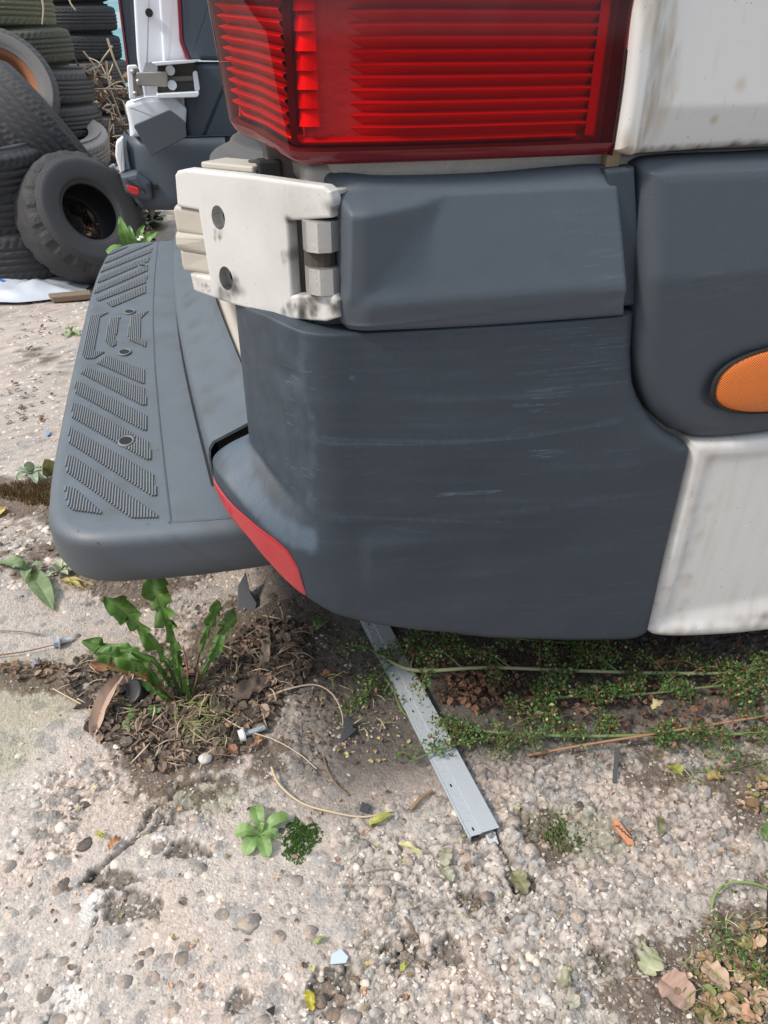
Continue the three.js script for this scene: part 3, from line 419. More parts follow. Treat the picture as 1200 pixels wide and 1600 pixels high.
  const light = P('tail_light', shell(0, 1, [[-.07, 1.03], [-.062, 1.03], [-.06, 1.46]], 60), std(lin(.05, .006, .008), { roughness: .5 }));
  const lensMat = phys(lin(.98, .22, .23), { roughness: .02, transmission: 1, thickness: 0, ior: 1.5 });
  const lowProf = [[-.058, 1.024], [-.03, 1.0205], [-.012, 1.0225], [-.004, 1.028], [0, 1.037], [0, 1.1], [0, 1.186]];
  P('lens', shell(0, 1, lowProf.slice(4), 120), lensMat, light); P('lens_rim', shell(0, 1, lowProf.slice(0, 5), 120), phys(lin(.15, .008, .015), { roughness: .15 }), light); P('seal_edge', grid(6, 6, (u, v) => lp(1, lerp(-.06, 0.001, u), lerp(1.022, 1.46, v))), std(lin(.03, .002, .004), { roughness: .6 }), light);
  P('upper_lens', shell(0, 1, [[0, 1.1865], [.003, 1.189], [.003, 1.46]], 120), phys(lin(.42, .035, .06), { roughness: .12, clearcoat: .5 }), light);
  P('seal', join([shell(.986, .999, [[-.05, 1.026], [-.003, 1.03], [-.003, 1.19]], 6), shell(.1, .985, [[-.05, 1.027], [-.006, 1.028], [-.004, 1.037], [-.012, 1.04]], 70)]), std(lin(.03, .002, .004), { roughness: .6 }), light);
  const inRed = std(lin(.52, .013, .021), { roughness: .22, metalness: .3 }), deepRed = std(lin(.42, .012, .022), { roughness: .35, metalness: .2 }), brightRed = std(lin(.7, .04, .035), { roughness: .3 });
  // ribbed reflectors behind the lens: one rib above the other
  const rib = (s0, s1, y, h, o, n, ramp) => grid(n, 6, (u, v) => { const k = ramp ? sst(0, ramp, u) : 1, t = v; return lp(lerp(s0, s1, u), o - .016 * (1 - k) + (.0095 * k + .003) * (t < .8 ? (t / .8) ** 1.4 : (1 - t) / .2), y + h * t); });
  for (let i = 0; i < 11; i++) P('rib', rib(.70, .972, 1.05 + i * .0127, .0126, -.02, 40, .42), inRed, light);
  for (let i = 0; i < 11; i++) P('rib', rib(.26, .505, 1.05 + i * .0127, .0126, -.018, 16, 0), deepRed, light);
  P('reflector_bowl', shell(.56, .73, [[-.03, 1.042], [-.034, 1.05], [-.036, 1.19]], 14), deepRed, light);
  for (let i = 0; i < 7; i++) P('divider_facet', grid(6, 4, (u, v) => lp(lerp(.565, .655, u), -.012 + .004 * Math.sin(u * Math.PI) - .006 * v, 1.062 + .0185 * (i + v))), i % 2 ? inRed : brightRed, light);
  P('inner_base', shell(.1, .965, [[-.045, 1.036], [-.014, 1.041], [-.016, 1.05], [-.045, 1.052]], 50), inRed, light);
  P('divider', shell(.52, .56, [[-.01, 1.042], [-.008, 1.19]], 4), std(lin(.03, .003, .005), { roughness: .4 }), light);
  P('inner_frame', shell(.973, .983, [[-.012, 1.045], [-.012, 1.19]], 4), inRed, light);

  /* door hinge, folded against the corner ------------------------------------------------ */
  const E1 = V3(.028, 0, -.152), E2 = V3(.192, 0, .012), HA = E2.clone().sub(E1).normalize(), HN = V3(-HA.z, 0, HA.x);
  const hp = (u, v) => { const p = onPlane(u, v, E1, HN).sub(E1); return [p.dot(HA), p.y]; };
  const place = g => g.applyMatrix4(new THREE.Matrix4().makeBasis(HA, V3(0, 1, 0), HN).setPosition(E1));
  const out = [[272, 274], [276, 267], [289, 264], [400, 276], [505, 291], [516, 300], [520, 322], [516, 341], [449, 346], [456, 462], [522, 461], [528, 470], [527, 497], [508, 503], [450, 499], [362, 476], [302, 455], [296, 428], [326, 433], [309, 329], [276, 323]].map(p => hp(...p));
  const hole = (u, v, ru, rv) => { const c = hp(u, v), e = hp(u + ru, v), f = hp(u, v - rv), p = new THREE.Path(); p.absellipse(c[0], c[1], Math.abs(e[0] - c[0]), Math.abs(f[1] - c[1]), 0, Math.PI * 2, true); return p; };
  const hingeTex = canvasTex(512, 512, (c, W, Hh) => { const q = rng(61); c.fillStyle = '#ffffff'; c.fillRect(0, 0, W, Hh);
    const pt = (u, v) => { const p = hp(u, v); return [(p[0] + .02) / .27 * W, (1 - (p[1] - .8) / .27) * Hh]; };
    const blot = (u, v, r, n, a, col = '25,20,16') => { for (let i = 0; i < n; i++) { const p = pt(u + (q() - .5) * r * 2, v + (q() - .5) * r * 2); c.save(); c.translate(p[0], p[1]); c.scale(.7 + q(), .7 + 1.6 * q()); soft(c, 0, 0, 3 + q() * r * .9, col, a * .6 * q()); c.restore(); } };
    blot(360, 452, 16, 40, .5); blot(482, 480, 16, 60, .5); blot(505, 480, 18, 30, .3, '200,195,188'); blot(452, 485, 10, 20, .4); blot(322, 450, 6, 14, .5); blot(512, 325, 8, 18, .3); blot(448, 400, 10, 20, .25); blot(400, 380, 90, 120, .035); blot(520, 480, 10, 25, .5); blot(300, 440, 14, 30, .3, '110,80,50'); blot(330, 480, 24, 30, .3); blot(480, 300, 40, 30, .12, '120,100,80'); blot(455, 345, 8, 20, .4); blot(341, 366, 7, 14, .5);
    for (let i = 0; i < 120; i++) { c.fillStyle = `rgba(60,50,42,${.3 * q()})`; c.beginPath(); c.arc(q() * W, q() * Hh, .5 + q() * 1.2, 0, 7); c.fill(); } });
  const sg = extrude(out, .014, .004, [hole(341, 340, 14, 24), hole(353, 435, 14, 23)]); sg.translate(0, 0, -.018);
  { const u = sg.attributes.uv, p = sg.attributes.position; for (let i = 0; i < u.count; i++) u.setXY(i, (p.getX(i) + .02) / .27, (p.getY(i) - .8) / .27); }
  const hinge = P('door_hinge', place(sg), std(lin(.6, .595, .575), { roughness: .42, map: hingeTex }));
  P('hinge_arm', place(join([new RoundedBoxGeometry(.085, .008, .05, 2, .003).translate(.045, hp(320, 268)[1] + .004, -.043), new RoundedBoxGeometry(.2, .006, .03, 2, .002).translate(.115, hp(400, 284)[1] - .006, -.03)])), M.castWhite, hinge);
  P('arm_socket', place(new THREE.CylinderGeometry(.011, .011, .012, 20).translate(.068, hp(320, 268)[1] + .004, -.052)), M.dirtyMetal, hinge);
  const kn = (u0, u1, v0, v1, m, d = 0) => { const a = hp(u0, v1), b = hp(u1, v0); const g = new RoundedBoxGeometry(b[0] - a[0], b[1] - a[1], .026, 4, .009); g.translate((a[0] + b[0]) / 2, (a[1] + b[1]) / 2, -.018 + d); const p = g.attributes.position; for (let i = 0; i < p.count; i++) { const n = (vn(p.getX(i) * 90, p.getY(i) * 90, 3) - .5) * .004; p.setZ(i, p.getZ(i) + n); p.setY(i, p.getY(i) + n * .6); } g.computeVertexNormals(); return P('knuckle', place(g), m, hinge); };
  kn(268, 316, 327, 367, M.castWhite); kn(270, 320, 368, 393, M.castWhite, .001); kn(275, 324, 394, 427, M.castWhite, -.004);
  const pin = (u, v0, v1, r, seg, m, n, d = -.012) => { const a = hp(u, v1), b = hp(u, v0); const g = toCreasedNormals(new THREE.CylinderGeometry(r, r, b[1] - a[1], seg), .3); g.rotateY(.4); g.translate((a[0] + b[0]) / 2, (a[1] + b[1]) / 2, d); P(n, place(g), m, hinge); };
  pin(494, 345, 392, .0235, 9, M.chrome, 'hinge_pin'); pin(498, 418, 458, .0235, 9, M.chrome, 'hinge_pin'); pin(488, 392, 418, .021, 16, M.dirtyMetal, 'hinge_bush', -.018); pin(478, 335, 470, .014, 12, M.dirtyMetal, 'hinge_core', -.026);
  P('recess_shade', place(new RoundedBoxGeometry(.09, .125, .012, 2, .003).translate(.186, hp(488, 405)[1], -.045)), M.black, hinge);  // black slab put behind the notch to paint the cavity's shade
  for (const [u, v] of [[341, 340], [353, 435]]) { const c = hp(u, v); P('hole_shade', place(new THREE.CylinderGeometry(.021, .021, .006, 24).rotateX(Math.PI / 2).translate(c[0], c[1], -.034)), M.black, hinge); }  // black discs behind the strap holes stand in for their shaded insides

  /* rear step ------------------------------------------------ */
  const outline = [[.13, -.1], [.02, -.098], [-.1, -.106], [-.21, -.13], [-.255, -.185], [-.27, -.3], [-.277, -.6], [-.278, -1.1], [-.275, -1.5], [-.262, -1.85], [-.235, -2.05], [-.17, -2.14], [-.05, -2.155], [.13, -2.155]];
  const oc = new THREE.CatmullRomCurve3(outline.map(p => V3(p[0], 0, p[1])), false, 'centripetal');
  const ring = (o, y) => { const r = []; for (let i = 0; i <= 150; i++) { const t = i / 150, p = oc.getPointAt(t), g = oc.getTangentAt(t); r.push([p.x + g.z * o, y, p.z - g.x * o]); } return r; };
  const rr = .026, rows = [[.08, .394], [.045, .394], [.022, .398], [.009, .41], [.002, .428], [0, .445]]; for (let i = 0; i <= 8; i++) { const a = i / 8 * Math.PI / 2; rows.push([rr * (1 - Math.cos(a)), .5 - rr + rr * Math.sin(a)]); }
  const sign = (() => { const a = ring(.02, 0)[60], b = ring(0, 0)[60]; return a[0] > b[0] ? 1 : -1; })();
  const rings = rows.map(([o, y]) => ring(o * sign, y));
  const stepGeo = grid(150, rows.length - 1, (u, v) => rings[Math.round(v * (rows.length - 1))][Math.round(u * 150)], (u, v, p) => [p[0] + p[1], p[2]], null);
  const topR = rings[rings.length - 1]; const ts = new THREE.Shape(topR.map(p => new THREE.Vector2(p[0], p[2]))); const tg = new THREE.ShapeGeometry(ts); tg.rotateX(Math.PI / 2); tg.translate(0, .5, 0);
  { const p = tg.attributes.position, n = tg.attributes.normal, u = tg.attributes.uv; for (let i = 0; i < p.count; i++) { n.setXYZ(i, 0, 1, 0); u.setXY(i, p.getX(i), p.getZ(i)); } const ix = tg.index.array; for (let i = 0; i < ix.length; i += 3) { const t = ix[i]; ix[i] = ix[i + 2]; ix[i + 2] = t; } }
  const stepTex = canvasTex(512, 1024, (c, W, Hh) => { const q = rng(71); c.fillStyle = '#d6d6d6'; c.fillRect(0, 0, W, Hh); for (let i = 0; i < 500; i++) { const k = q() < .6 ? '150,126,92' : '255,255,255'; soft(c, q() * W, q() * Hh, 4 + q() * 40, k, .2 * q()); } for (let i = 0; i < 260; i++) { c.fillStyle = `rgba(${q() < .5 ? '255,250,240' : '90,70,50'},${.1 + .5 * q() ** 2})`; c.beginPath(); c.arc(q() * W, q() * Hh, .5 + q() * 1.3, 0, 7); c.fill(); } for (let i = 0; i < 40; i++) { c.strokeStyle = `rgba(255,255,255,${.25 * q()})`; c.lineWidth = .7; const x = q() * W, y = q() * Hh; c.beginPath(); c.moveTo(x, y); c.lineTo(x + 40 * (q() - .3), y + 20 * (q() - .5)); c.stroke(); } });
  stepTex.wrapS = stepTex.wrapT = THREE.RepeatWrapping; stepTex.repeat.set(1.6, .8);
  const stepMat = std(lin(.148, .176, .208), { roughness: .48, map: stepTex, bumpMap: grain, bumpScale: .0003 });
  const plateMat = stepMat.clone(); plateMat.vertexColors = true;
  for (const g of [stepGeo, tg]) { const p = g.attributes.position; tint(g, i => { const k = lerp(.62, 1.08, sst(.478, .5, p.getY(i))); return [k, k, k]; }); }  // top tinted lighter, sides darker: sky light and shade put into the colour
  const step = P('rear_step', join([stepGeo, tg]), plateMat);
  P('gap_shade_patch', (() => { const l = [[318, 682], [330, 720], [344, 760], [362, 800], [372, 808], [400, 806], [380, 700]].map(p => Yp(p[0], p[1], .503)); const g = new THREE.ShapeGeometry(new THREE.Shape(l.map(p => new THREE.Vector2(p[0], p[1])))); g.rotateX(Math.PI / 2); g.translate(0, .503, 0); return g; })(), M.black, step);  // flat black patch painting the shade between step and bumper foot
  // raised border line between treads and the flat strip
  P('border_line', grid(60, 2, (u, v) => { const z = lerp(-.13, -2.12, u), x = -.07 - .022 * Math.sin(Math.PI * u) + (v - .5) * .006; return [x, .5005 + (v === .5 ? .002 : 0), z]; }), stepMat, step);
  P('cross_line', grid(2, 30, (u, v) => [lerp(-.07, .11, v), .5005 + (u === .5 ? .0018 : 0), -.132 + (u - .5) * .006 + .02 * v]), stepMat, step);
  // tread pads: fields of fine ridges, mirrored about the middle of the step
  const MID = -1.127, z5 = (X, Y) => Yp(60 + X / 2.757, 350 + Y / 2.757, .502);
  const padPx = [
    [[110, 1126], [152, 1136], [283, 1250], [150, 1232], [124, 1210]],
    [[120, 992], [150, 1000], [526, 1264], [402, 1266], [116, 1062]],
    [[130, 872], [500, 1082], [508, 1170], [490, 1170], [128, 938]],
    [[143, 770], [170, 772], [480, 942], [484, 1014], [466, 1014], [141, 830]],
    [[156, 677], [180, 680], [466, 824], [470, 888], [452, 888], [155, 724]],
    [[180, 640], [206, 614], [462, 708], [464, 780], [446, 780]],
    [[250, 598], [290, 563], [460, 628], [462, 686], [446, 686]],
  ].map(a => a.map(p => z5(...p)));
  const mid3 = [[[186, 558], [205, 580], [238, 580], [290, 548], [238, 545], [262, 402], [306, 378], [222, 392]], [[286, 500], [318, 530], [340, 516], [330, 498], [352, 398], [306, 404]], [[382, 478], [394, 500], [464, 530], [464, 502], [440, 492], [440, 408], [476, 372], [398, 392]]].map(a => a.map(p => z5(...p)));
  const clipX = (P, x) => { const zs = []; for (let i = 0; i < P.length; i++) { const a = P[i], b = P[(i + 1) % P.length]; if ((a[0] <= x) !== (b[0] <= x)) zs.push(a[1] + (b[1] - a[1]) * (x - a[0]) / (b[0] - a[0])); } return zs.sort((p, q) => p - q); };
  const holes = [z5(378, 935), z5(372, 552), z5(393, 378), z5(450, 180)];
  const pad = (poly) => {
    const rp = roundPoly(poly, .006), xs = rp.map(p => p[0]), x0 = Math.min(...xs), x1 = Math.max(...xs), gs = [];
    for (let x = x0 + .0025; x < x1; x += .0047) { const zs = clipX(rp, x); for (let i = 0; i + 1 < zs.length; i += 2) { let segs = [[zs[i], zs[i + 1]]]; for (const h of holes) { const dx = x - h[0]; if (Math.abs(dx) < .017) { const w = Math.sqrt(.017 ** 2 - dx * dx) * 1.5; segs = segs.flatMap(([a, b]) => b < h[1] - w || a > h[1] + w ? [[a, b]] : [[a, Math.min(b, h[1] - w)], [Math.max(a, h[1] + w), b]].filter(s => s[1] - s[0] > .002)); } } for (const [a, b] of segs) if (b - a > .003) { const g = grid(4, 1, (u, v) => { const k = [[-.0018, .5006], [-.0012, .5028], [0, .5032], [.0012, .5028], [.0018, .5006]][Math.round(u * 4)]; return [x + k[0], k[1], lerp(a, b, v)]; }); gs.push(g); } } }
    const f = new THREE.ShapeGeometry(new THREE.Shape(rp.map(p => new THREE.Vector2(p[0], p[1])))); f.rotateX(Math.PI / 2); f.translate(0, .5008, 0);
    const floor = P('tread_pad', f, M.padFloor, step); if (gs.length) P('pad_ribbing', join(gs), M.pad, step);
  };
  for (const p of padPx) { pad(p); pad(p.map(([x, z]) => [x, 2 * MID - z]).reverse()); }
  for (const p of mid3) pad(p);
  for (const h of holes) { P('drain_hole', new THREE.CylinderGeometry(.012, .012, .002, 20).scale(1, 1, 1.5).translate(h[0], .5016, h[1]), M.black, step); P('hole_rim', new THREE.TorusGeometry(.0135, .0022, 8, 24).rotateX(Math.PI / 2).scale(1, 1, 1.5).translate(h[0], .5022, h[1]), M.pad, step); }
  P('tow_notch', new RoundedBoxGeometry(.04, .03, .02, 2, .006).rotateZ(.6).translate(-.175, .418, -.165), M.plasticDark, step);

  /* cover between the step and the cargo floor */
  const cs = [[.007, .5], [.004, .53], [.003, .558], [.005, .574], [.012, .585], [.03, .593], [.055, .604], [.078, .614], [.088, .622], [.094, .64]];
  const inb = (t, k) => -.03 * Math.sin(Math.PI * t) * k;
  P('step_cover', join([0, -.004].map((o, i) => grid(70, cs.length - 1, (u, v) => { const c = cs[Math.round(v * (cs.length - 1))], t = u; return [c[0] + inb(t, 1) - o * .7, c[1] + o + .0, lerp(-.228, -2.08, u)]; }, (u, v, p) => [p[2], p[0] + p[1]])).concat([grid(1, cs.length - 1, (u, v) => { const c = cs[Math.round(v * (cs.length - 1))]; return [c[0] + u * .003, c[1] - u * .004, -.228]; })])), stepMat);
  P('cover_seam', grid(60, 1, (u, v) => [.0045 - .004 * v + inb(u, 1), .5022, lerp(-.23, -2.07, u)]), M.black);
  P('cover_inside', grid(1, 4, (u, v) => [lerp(.02, .17, u), lerp(.5, .575, v), -.245 - .01 * v]), M.black);
  P('body_sill', grid(60, 4, (u, v) => [lerp(.088, .125, v) + inb(u, .6), .622 + .012 * Math.sin(v * Math.PI) + .008 * v, lerp(-.2, -1.85, u)]), M.castWhite);
}
/* ================================================ plants and things lying on the ground */
const UP = V3(0, 1, 0);
// a leaf blade along a path: width(t) is its half width, lag pulls the rim back (teeth), fold lifts the rims
function blade(pts, width, { n = 40, fold = .3, up = UP, lag = () => 0, wave = 0, ca = [.05, .12, .02], cb = [.09, .19, .035], rib = [.3, .38, .16], seed = 1, spot } = {}) {
  const c = cr3(pts), K = [-1, -.55, -.08, 0, .08, .55, 1], col = [], P = [], I = [];
  const len = c.getLength(); let lastS = null;
  for (let i = 0; i <= n; i++) {
    const t = i / n, p = c.getPointAt(t), tg = c.getTangentAt(t); let s = tg.clone().cross(up); if (s.lengthSq() < 1e-5) s = lastS || V3(1, 0, 0); s.normalize(); lastS = s.clone(); const nn = s.clone().cross(tg).normalize();
    K.forEach((k) => {
      const w = width(t, k) * k, l = lag(t, k) * Math.abs(k), wv = wave * (vn(t * 9, k * 2 + 4, seed) - .5) * Math.abs(k);
      const q = p.clone().addScaledVector(s, w).addScaledVector(tg, -l).addScaledVector(nn, Math.abs(w) * fold + wv); P.push(q.x, q.y, q.z);
      const m = vn(t * 14 + seed, k * 3, seed + 2), rb = Math.abs(k) < .05 ? 1 : 0, kk = spot ? spot(t, k, m) : null; const base = kk || [0, 1, 2].map(a => lerp(ca[a], cb[a], m)); col.push(...[0, 1, 2].map(a => lerp(base[a], rib[a], rb * .75)));
    });
  }
  for (let i = 0; i < n; i++) for (let j = 0; j < 6; j++) { const a = i * 7 + j, b = a + 1, d = a + 7, e = d + 1; I.push(a, b, d, b, e, d); }
  return mesh(P, I, null, col);
}
const ray3 = (u, v, z) => far(u, v, -z);       // point on a sight line at world depth z

/* dandelion */
{
  const base = gp(284, 1094, .004), D = thing('dandelion', 'tall dandelion with jagged green leaves growing from dirt below the step', 'dandelion', base.clone());
  const leaf = (list, w, o = {}) => {
    const pts = list.map(([u, v, dz]) => ray3(u, v, base.z + dz).sub(base));
    const teeth = (t) => { const f = ((t + .035 * Math.sin(t * 19 + (o.seed ?? 0))) * (o.teeth ?? 7) + 1) % 1; return f; };
    const env = t => sst(0, .3, t) * (.25 + .75 * sst(.15, .78, t)) * Math.sqrt(Math.max(0, 1 - ((t - .8) / .205) ** 2 * (t > .8 ? 1 : 0)));
    part('leaf', blade(pts, (t, k) => { const f = teeth(t + (k > 0 ? .055 : 0)); return Math.max(.0012, w * .8 * env(t) * (t > .88 ? 1 : .3 + .7 * (f < .12 ? f / .12 : ((1 - f) / .88) ** .9))); }, { n: 110, fold: o.fold ?? .35, lag: (t) => t < .85 ? w * (.25 + .3 * vn(t * 9, 3, o.seed ?? 1)) * env(t) * (1 - teeth(t)) : 0, wave: w * 1.3, seed: o.seed ?? 3, up: o.up ?? V3(.1, .5, 1), rib: [.2, .26, .09], ca: [.06, .15, .02], cb: [.12, .25, .04], ...o.col }), M.leaf, D, o.label ? { label: o.label } : undefined);
  };
  leaf([[283, 1092, 0], [279, 1040, -.015], [266, 985, -.035], [246, 930, -.05], [236, 897, -.06]], .033, { seed: 4, teeth: 8 });
  leaf([[282, 1094, 0], [268, 1050, -.01], [240, 1005, -.02], [200, 960, -.02], [165, 932, -.015]], .029, { seed: 5, teeth: 6 });
  leaf([[278, 1096, 0], [250, 1040, .0], [210, 1018, .0], [165, 1012, .0], [128, 1002, .0]], .021, { seed: 6, teeth: 8 });
  leaf([[280, 1100, .005], [255, 1080, .01], [230, 1045, .012], [195, 1030, .02], [150, 1022, .02]], .028, { seed: 7, teeth: 6 });
  leaf([[297, 1085, 0], [318, 1050, -.01], [338, 1015, -.03], [352, 980, -.05], [368, 955, -.06]], .021, { seed: 8, teeth: 9 });
  leaf([[305, 1050, -.01], [314, 1015, -.03], [328, 975, -.05], [343, 938, -.055]], .017, { seed: 9, teeth: 6 });
  leaf([[286, 1096, 0], [278, 1060, .01], [272, 1030, .01], [274, 1002, 0]], .009, { seed: 10, teeth: 6 });
  leaf([[294, 1105, .01], [296, 1090, .012], [291, 1072, .012], [290, 1060, .01]], .010, { seed: 11, teeth: 3 });
  leaf([[280, 1104, .012], [262, 1092, .022], [240, 1078, .024], [222, 1062, .026]], .010, { seed: 12, teeth: 5 });
  leaf([[268, 1090, .005], [235, 1060, .012], [200, 1045, .014], [170, 1040, .02], [140, 1036, .022]], .014, { seed: 14, teeth: 5, label: 'leaf turned red and pale at its tip', col: { ca: [.3, .1, .05], cb: [.26, .24, .1], rib: [.35, .1, .06] } });
  for (const [a, b] of [[[300, 1088, 0], [309, 1020, -.03]], [[292, 1090, .004], [286, 1010, -.02]], [[276, 1096, .006], [215, 1045, .01]]]) part('stalk', tube([ray3(a[0], a[1], base.z + a[2]), ray3((a[0] + b[0]) / 2 + 4, (a[1] + b[1]) / 2, base.z + (a[2] + b[2]) / 2), ray3(b[0], b[1], base.z + b[2])].map(p => p.sub(base)), .0022, 10, 6, .0016), std(lin(.3, .14, .09), { roughness: .6 }), D);
}
/* round leaved seedling */
{
  const b = gp(215, 1110, .0), D = thing('clover_seedling', 'small seedling with round pale green leaflets in front of the black cap', 'seedling', b.clone()); const q = rng(31);
  for (const [u, v, r] of [[190, 1085, 5], [183, 1113, 5], [201, 1098, 7], [196, 1130, 6], [214, 1108, 9], [225, 1098, 8], [232, 1115, 8], [222, 1128, 9], [206, 1118, 7], [238, 1105, 6], [196, 1140, 8], [230, 1090, 6], [246, 1110, 6], [210, 1140, 7]]) {
    const h = .006 + .012 * q(), p = flat(u, v, h).sub(b), R = r / 1190 * 1.55, s = 12, P = [0, 0, 0], C = [.16, .3, .09], I = []; for (let i = 0; i < s; i++) { const a = i / s * 6.283, k = R * (1 - .1 * Math.cos(2 * a)); P.push(Math.cos(a) * k, .0012 * Math.sin(3 * a), Math.sin(a) * k); C.push(.12 + .05 * q(), .24 + .08 * q(), .065); I.push(0, (i + 1) % s + 1, i + 1); }
    const o = part('leaflet', mesh(P, I, null, C), M.leaf, D); o.position.copy(p); o.rotation.set((q() - .5) * .7 + .15, q() * 6, (q() - .5) * .7);
    part('stalk', tube([p.clone(), p.clone().multiplyScalar(.5), V3(0, 0, 0)], .0006, 5, 4), M.stem, D);
  }
  part('red_leaf', blade([flat(185, 1125, .006), flat(215, 1120, .012), flat(250, 1112, .012)].map(p => p.sub(b)), t => .006 * Math.sin(Math.PI * t) + .001, { n: 14, ca: [.35, .14, .07], cb: [.2, .22, .07], seed: 61 }), M.leaf, D);
}
/* rosette with five pale leaves */
{
  const b = gp(408, 1306, .0), D = thing('rosette_weed', 'small weed with smooth pale green leaves in a rosette beside the moss', 'weed', b.clone());
  const L = (u, v, h, w, s) => { const e = flat(u, v, h).sub(b), m = e.clone().multiplyScalar(.55); m.y = h * .9 + .006; part('leaf', blade([V3(0, .002, 0), m, e], t => w * (.18 + .82 * sst(.1, .55, t)) * Math.sqrt(Math.max(0, 1 - Math.max(0, (t - .6) / .4) ** 2)) + .0006, { n: 18, fold: .22, wave: .004, seed: s, ca: [.17, .3, .085], cb: [.24, .38, .125], rib: [.33, .45, .2] }), M.leaf, D); };
  L(399, 1258, .016, .0115, 1); L(452, 1274, .016, .0105, 2); L(367, 1304, .012, .0125, 3); L(382, 1336, .008, .0125, 4); L(418, 1340, .01, .011, 5); L(410, 1284, .018, .005, 6); L(436, 1308, .008, .009, 7);
}
/* moss cushions */
function moss(u, v, ru, name, label, n, ca, cb, hgt, sz = 1, seed = 5, gr = .55) {
  const b = gp(u, v), q = rng(seed), gs = []; const R = ru / 1190 * Math.hypot(b.x, b.y - 1.15, b.z);
  for (let i = 0; i < n; i++) { const a = q() * 6.283, rr = Math.sqrt(q()), dx = Math.cos(a) * rr * R, dz = Math.sin(a) * rr * R * sz * (.9 + .3 * vn(Math.cos(a) * 3, Math.sin(a) * 3, seed)); if (rr > .62 + .5 * vn(Math.cos(a) * 2.4 + 7, Math.sin(a) * 2.4, seed + 1)) continue; const s = .0016 + .002 * q(), h = hgt * (1 - rr * rr * .6) * (.7 + .6 * q()); const g = new THREE.ConeGeometry(s, h * 2, 5, 1, true); g.rotateX((q() - .5) * gr); g.rotateZ((q() - .5) * gr); g.translate(dx, h * .3, dz); const k = q(); gs.push(tint(plain(g), [0, 1, 2].map(x => lerp(ca[x], cb[x], k)))); }
  const o = single(name, join(gs), M.plain, label, 'moss'); o.position.copy(b); o.userData.kind = 'stuff'; return o;
}
moss(470, 1314, 33, 'moss', 'cushion of bright green moss beside the rosette weed', 900, [.03, .075, .01], [.085, .17, .02], .007, 1.1, 5);
moss(75, 772, 95, 'moss', 'strip of brown dried moss beside the rear step', 1500, [.1, .06, .02], [.2, .13, .05], .02, .34, 6, .8);
moss(85, 815, 26, 'moss', 'flat patch of light green moss below the brown moss strip', 260, [.09, .14, .03], [.16, .22, .05], .006, .4, 8);
moss(880, 1305, 40, 'moss', 'thin dark green moss in the concrete right of the metal track', 260, [.04, .06, .015], [.08, .11, .03], .003, .7, 9);
moss(200, 900, 30, 'moss', 'dark tuft of moss under the near end of the step', 300, [.05, .06, .02], [.1, .08, .03], .012, .5, 10);

/* galvanised track running under the bumper */
{
  const a = gp(756, 1312), e = gp(584, 978), dir = e.clone().sub(a); dir.y = 0; const L = dir.length() + .3; dir.normalize(); const side = V3(-dir.z, 0, dir.x);
  const T = thing('metal_track', 'galvanised steel track lying on the ground with its end under the bumper', 'metal track', V3(a.x, 0, a.z)); T.quaternion.setFromRotationMatrix(new THREE.Matrix4().makeBasis(side.clone(), UP, dir.clone().negate()));
  // across: x from -26 mm (left, slotted) to +26 mm (right); along: -z
  const bar = (x0, x1, y0, y1, n, m, ex) => part(n, new RoundedBoxGeometry(x1 - x0, y1 - y0, L, 1, Math.min(.0006, (y1 - y0) * .4, (x1 - x0) * .4)).translate((x0 + x1) / 2, (y0 + y1) / 2, -L / 2), m, T);
  const slots = []; for (let z = .012; z < L - .02; z += .093) { const p = new THREE.Path(); p.absellipse(-.0165, z, .0018, .004, 0, 6.2832, true); slots.push(p); }
  const s = new THREE.Shape([[-.026, 0], [-.007, 0], [-.007, L], [-.026, L]].map(p => new THREE.Vector2(...p))); s.holes.push(...slots);
  const sg = new THREE.ExtrudeGeometry(s, { depth: .0012, bevelEnabled: false, curveSegments: 10 }); sg.rotateX(-Math.PI / 2); sg.translate(0, .0185, 0); part('slotted_strip', sg, M.zinc, T);
  bar(-.0066, .0262, .0206, .0218, 'web', M.zinc); bar(-.0070, -.0058, .0186, .0215, 'fold', M.zincEdge); bar(.0250, .0262, .0, .0204, 'flange', M.zincEdge); bar(-.0262, -.0250, .002, .0183, 'flange', M.zincEdge); bar(-.0295, -.0264, .0155, .017, 'lip', M.zinc);
  part('slot_floor', new THREE.BoxGeometry(.012, .001, L).translate(-.0165, .012, -L / 2), M.black, T);
  for (let z = .028, k = 0; z < L - .3; z += .0135, k++) { if (k % 7 > 4) continue; part('tab', new RoundedBoxGeometry(.0055, .002, .0012, 1, .0005).translate(k % 2 ? -.0125 : -.0195, .0206, -z), M.zinc, T); }
  const lip = new RoundedBoxGeometry(.018, .001, .02, 1, .0004).rotateX(.5).translate(.012, .004, .006); part('end_tongue', lip, M.zinc, T);
  T.rotateZ(-.04);
}
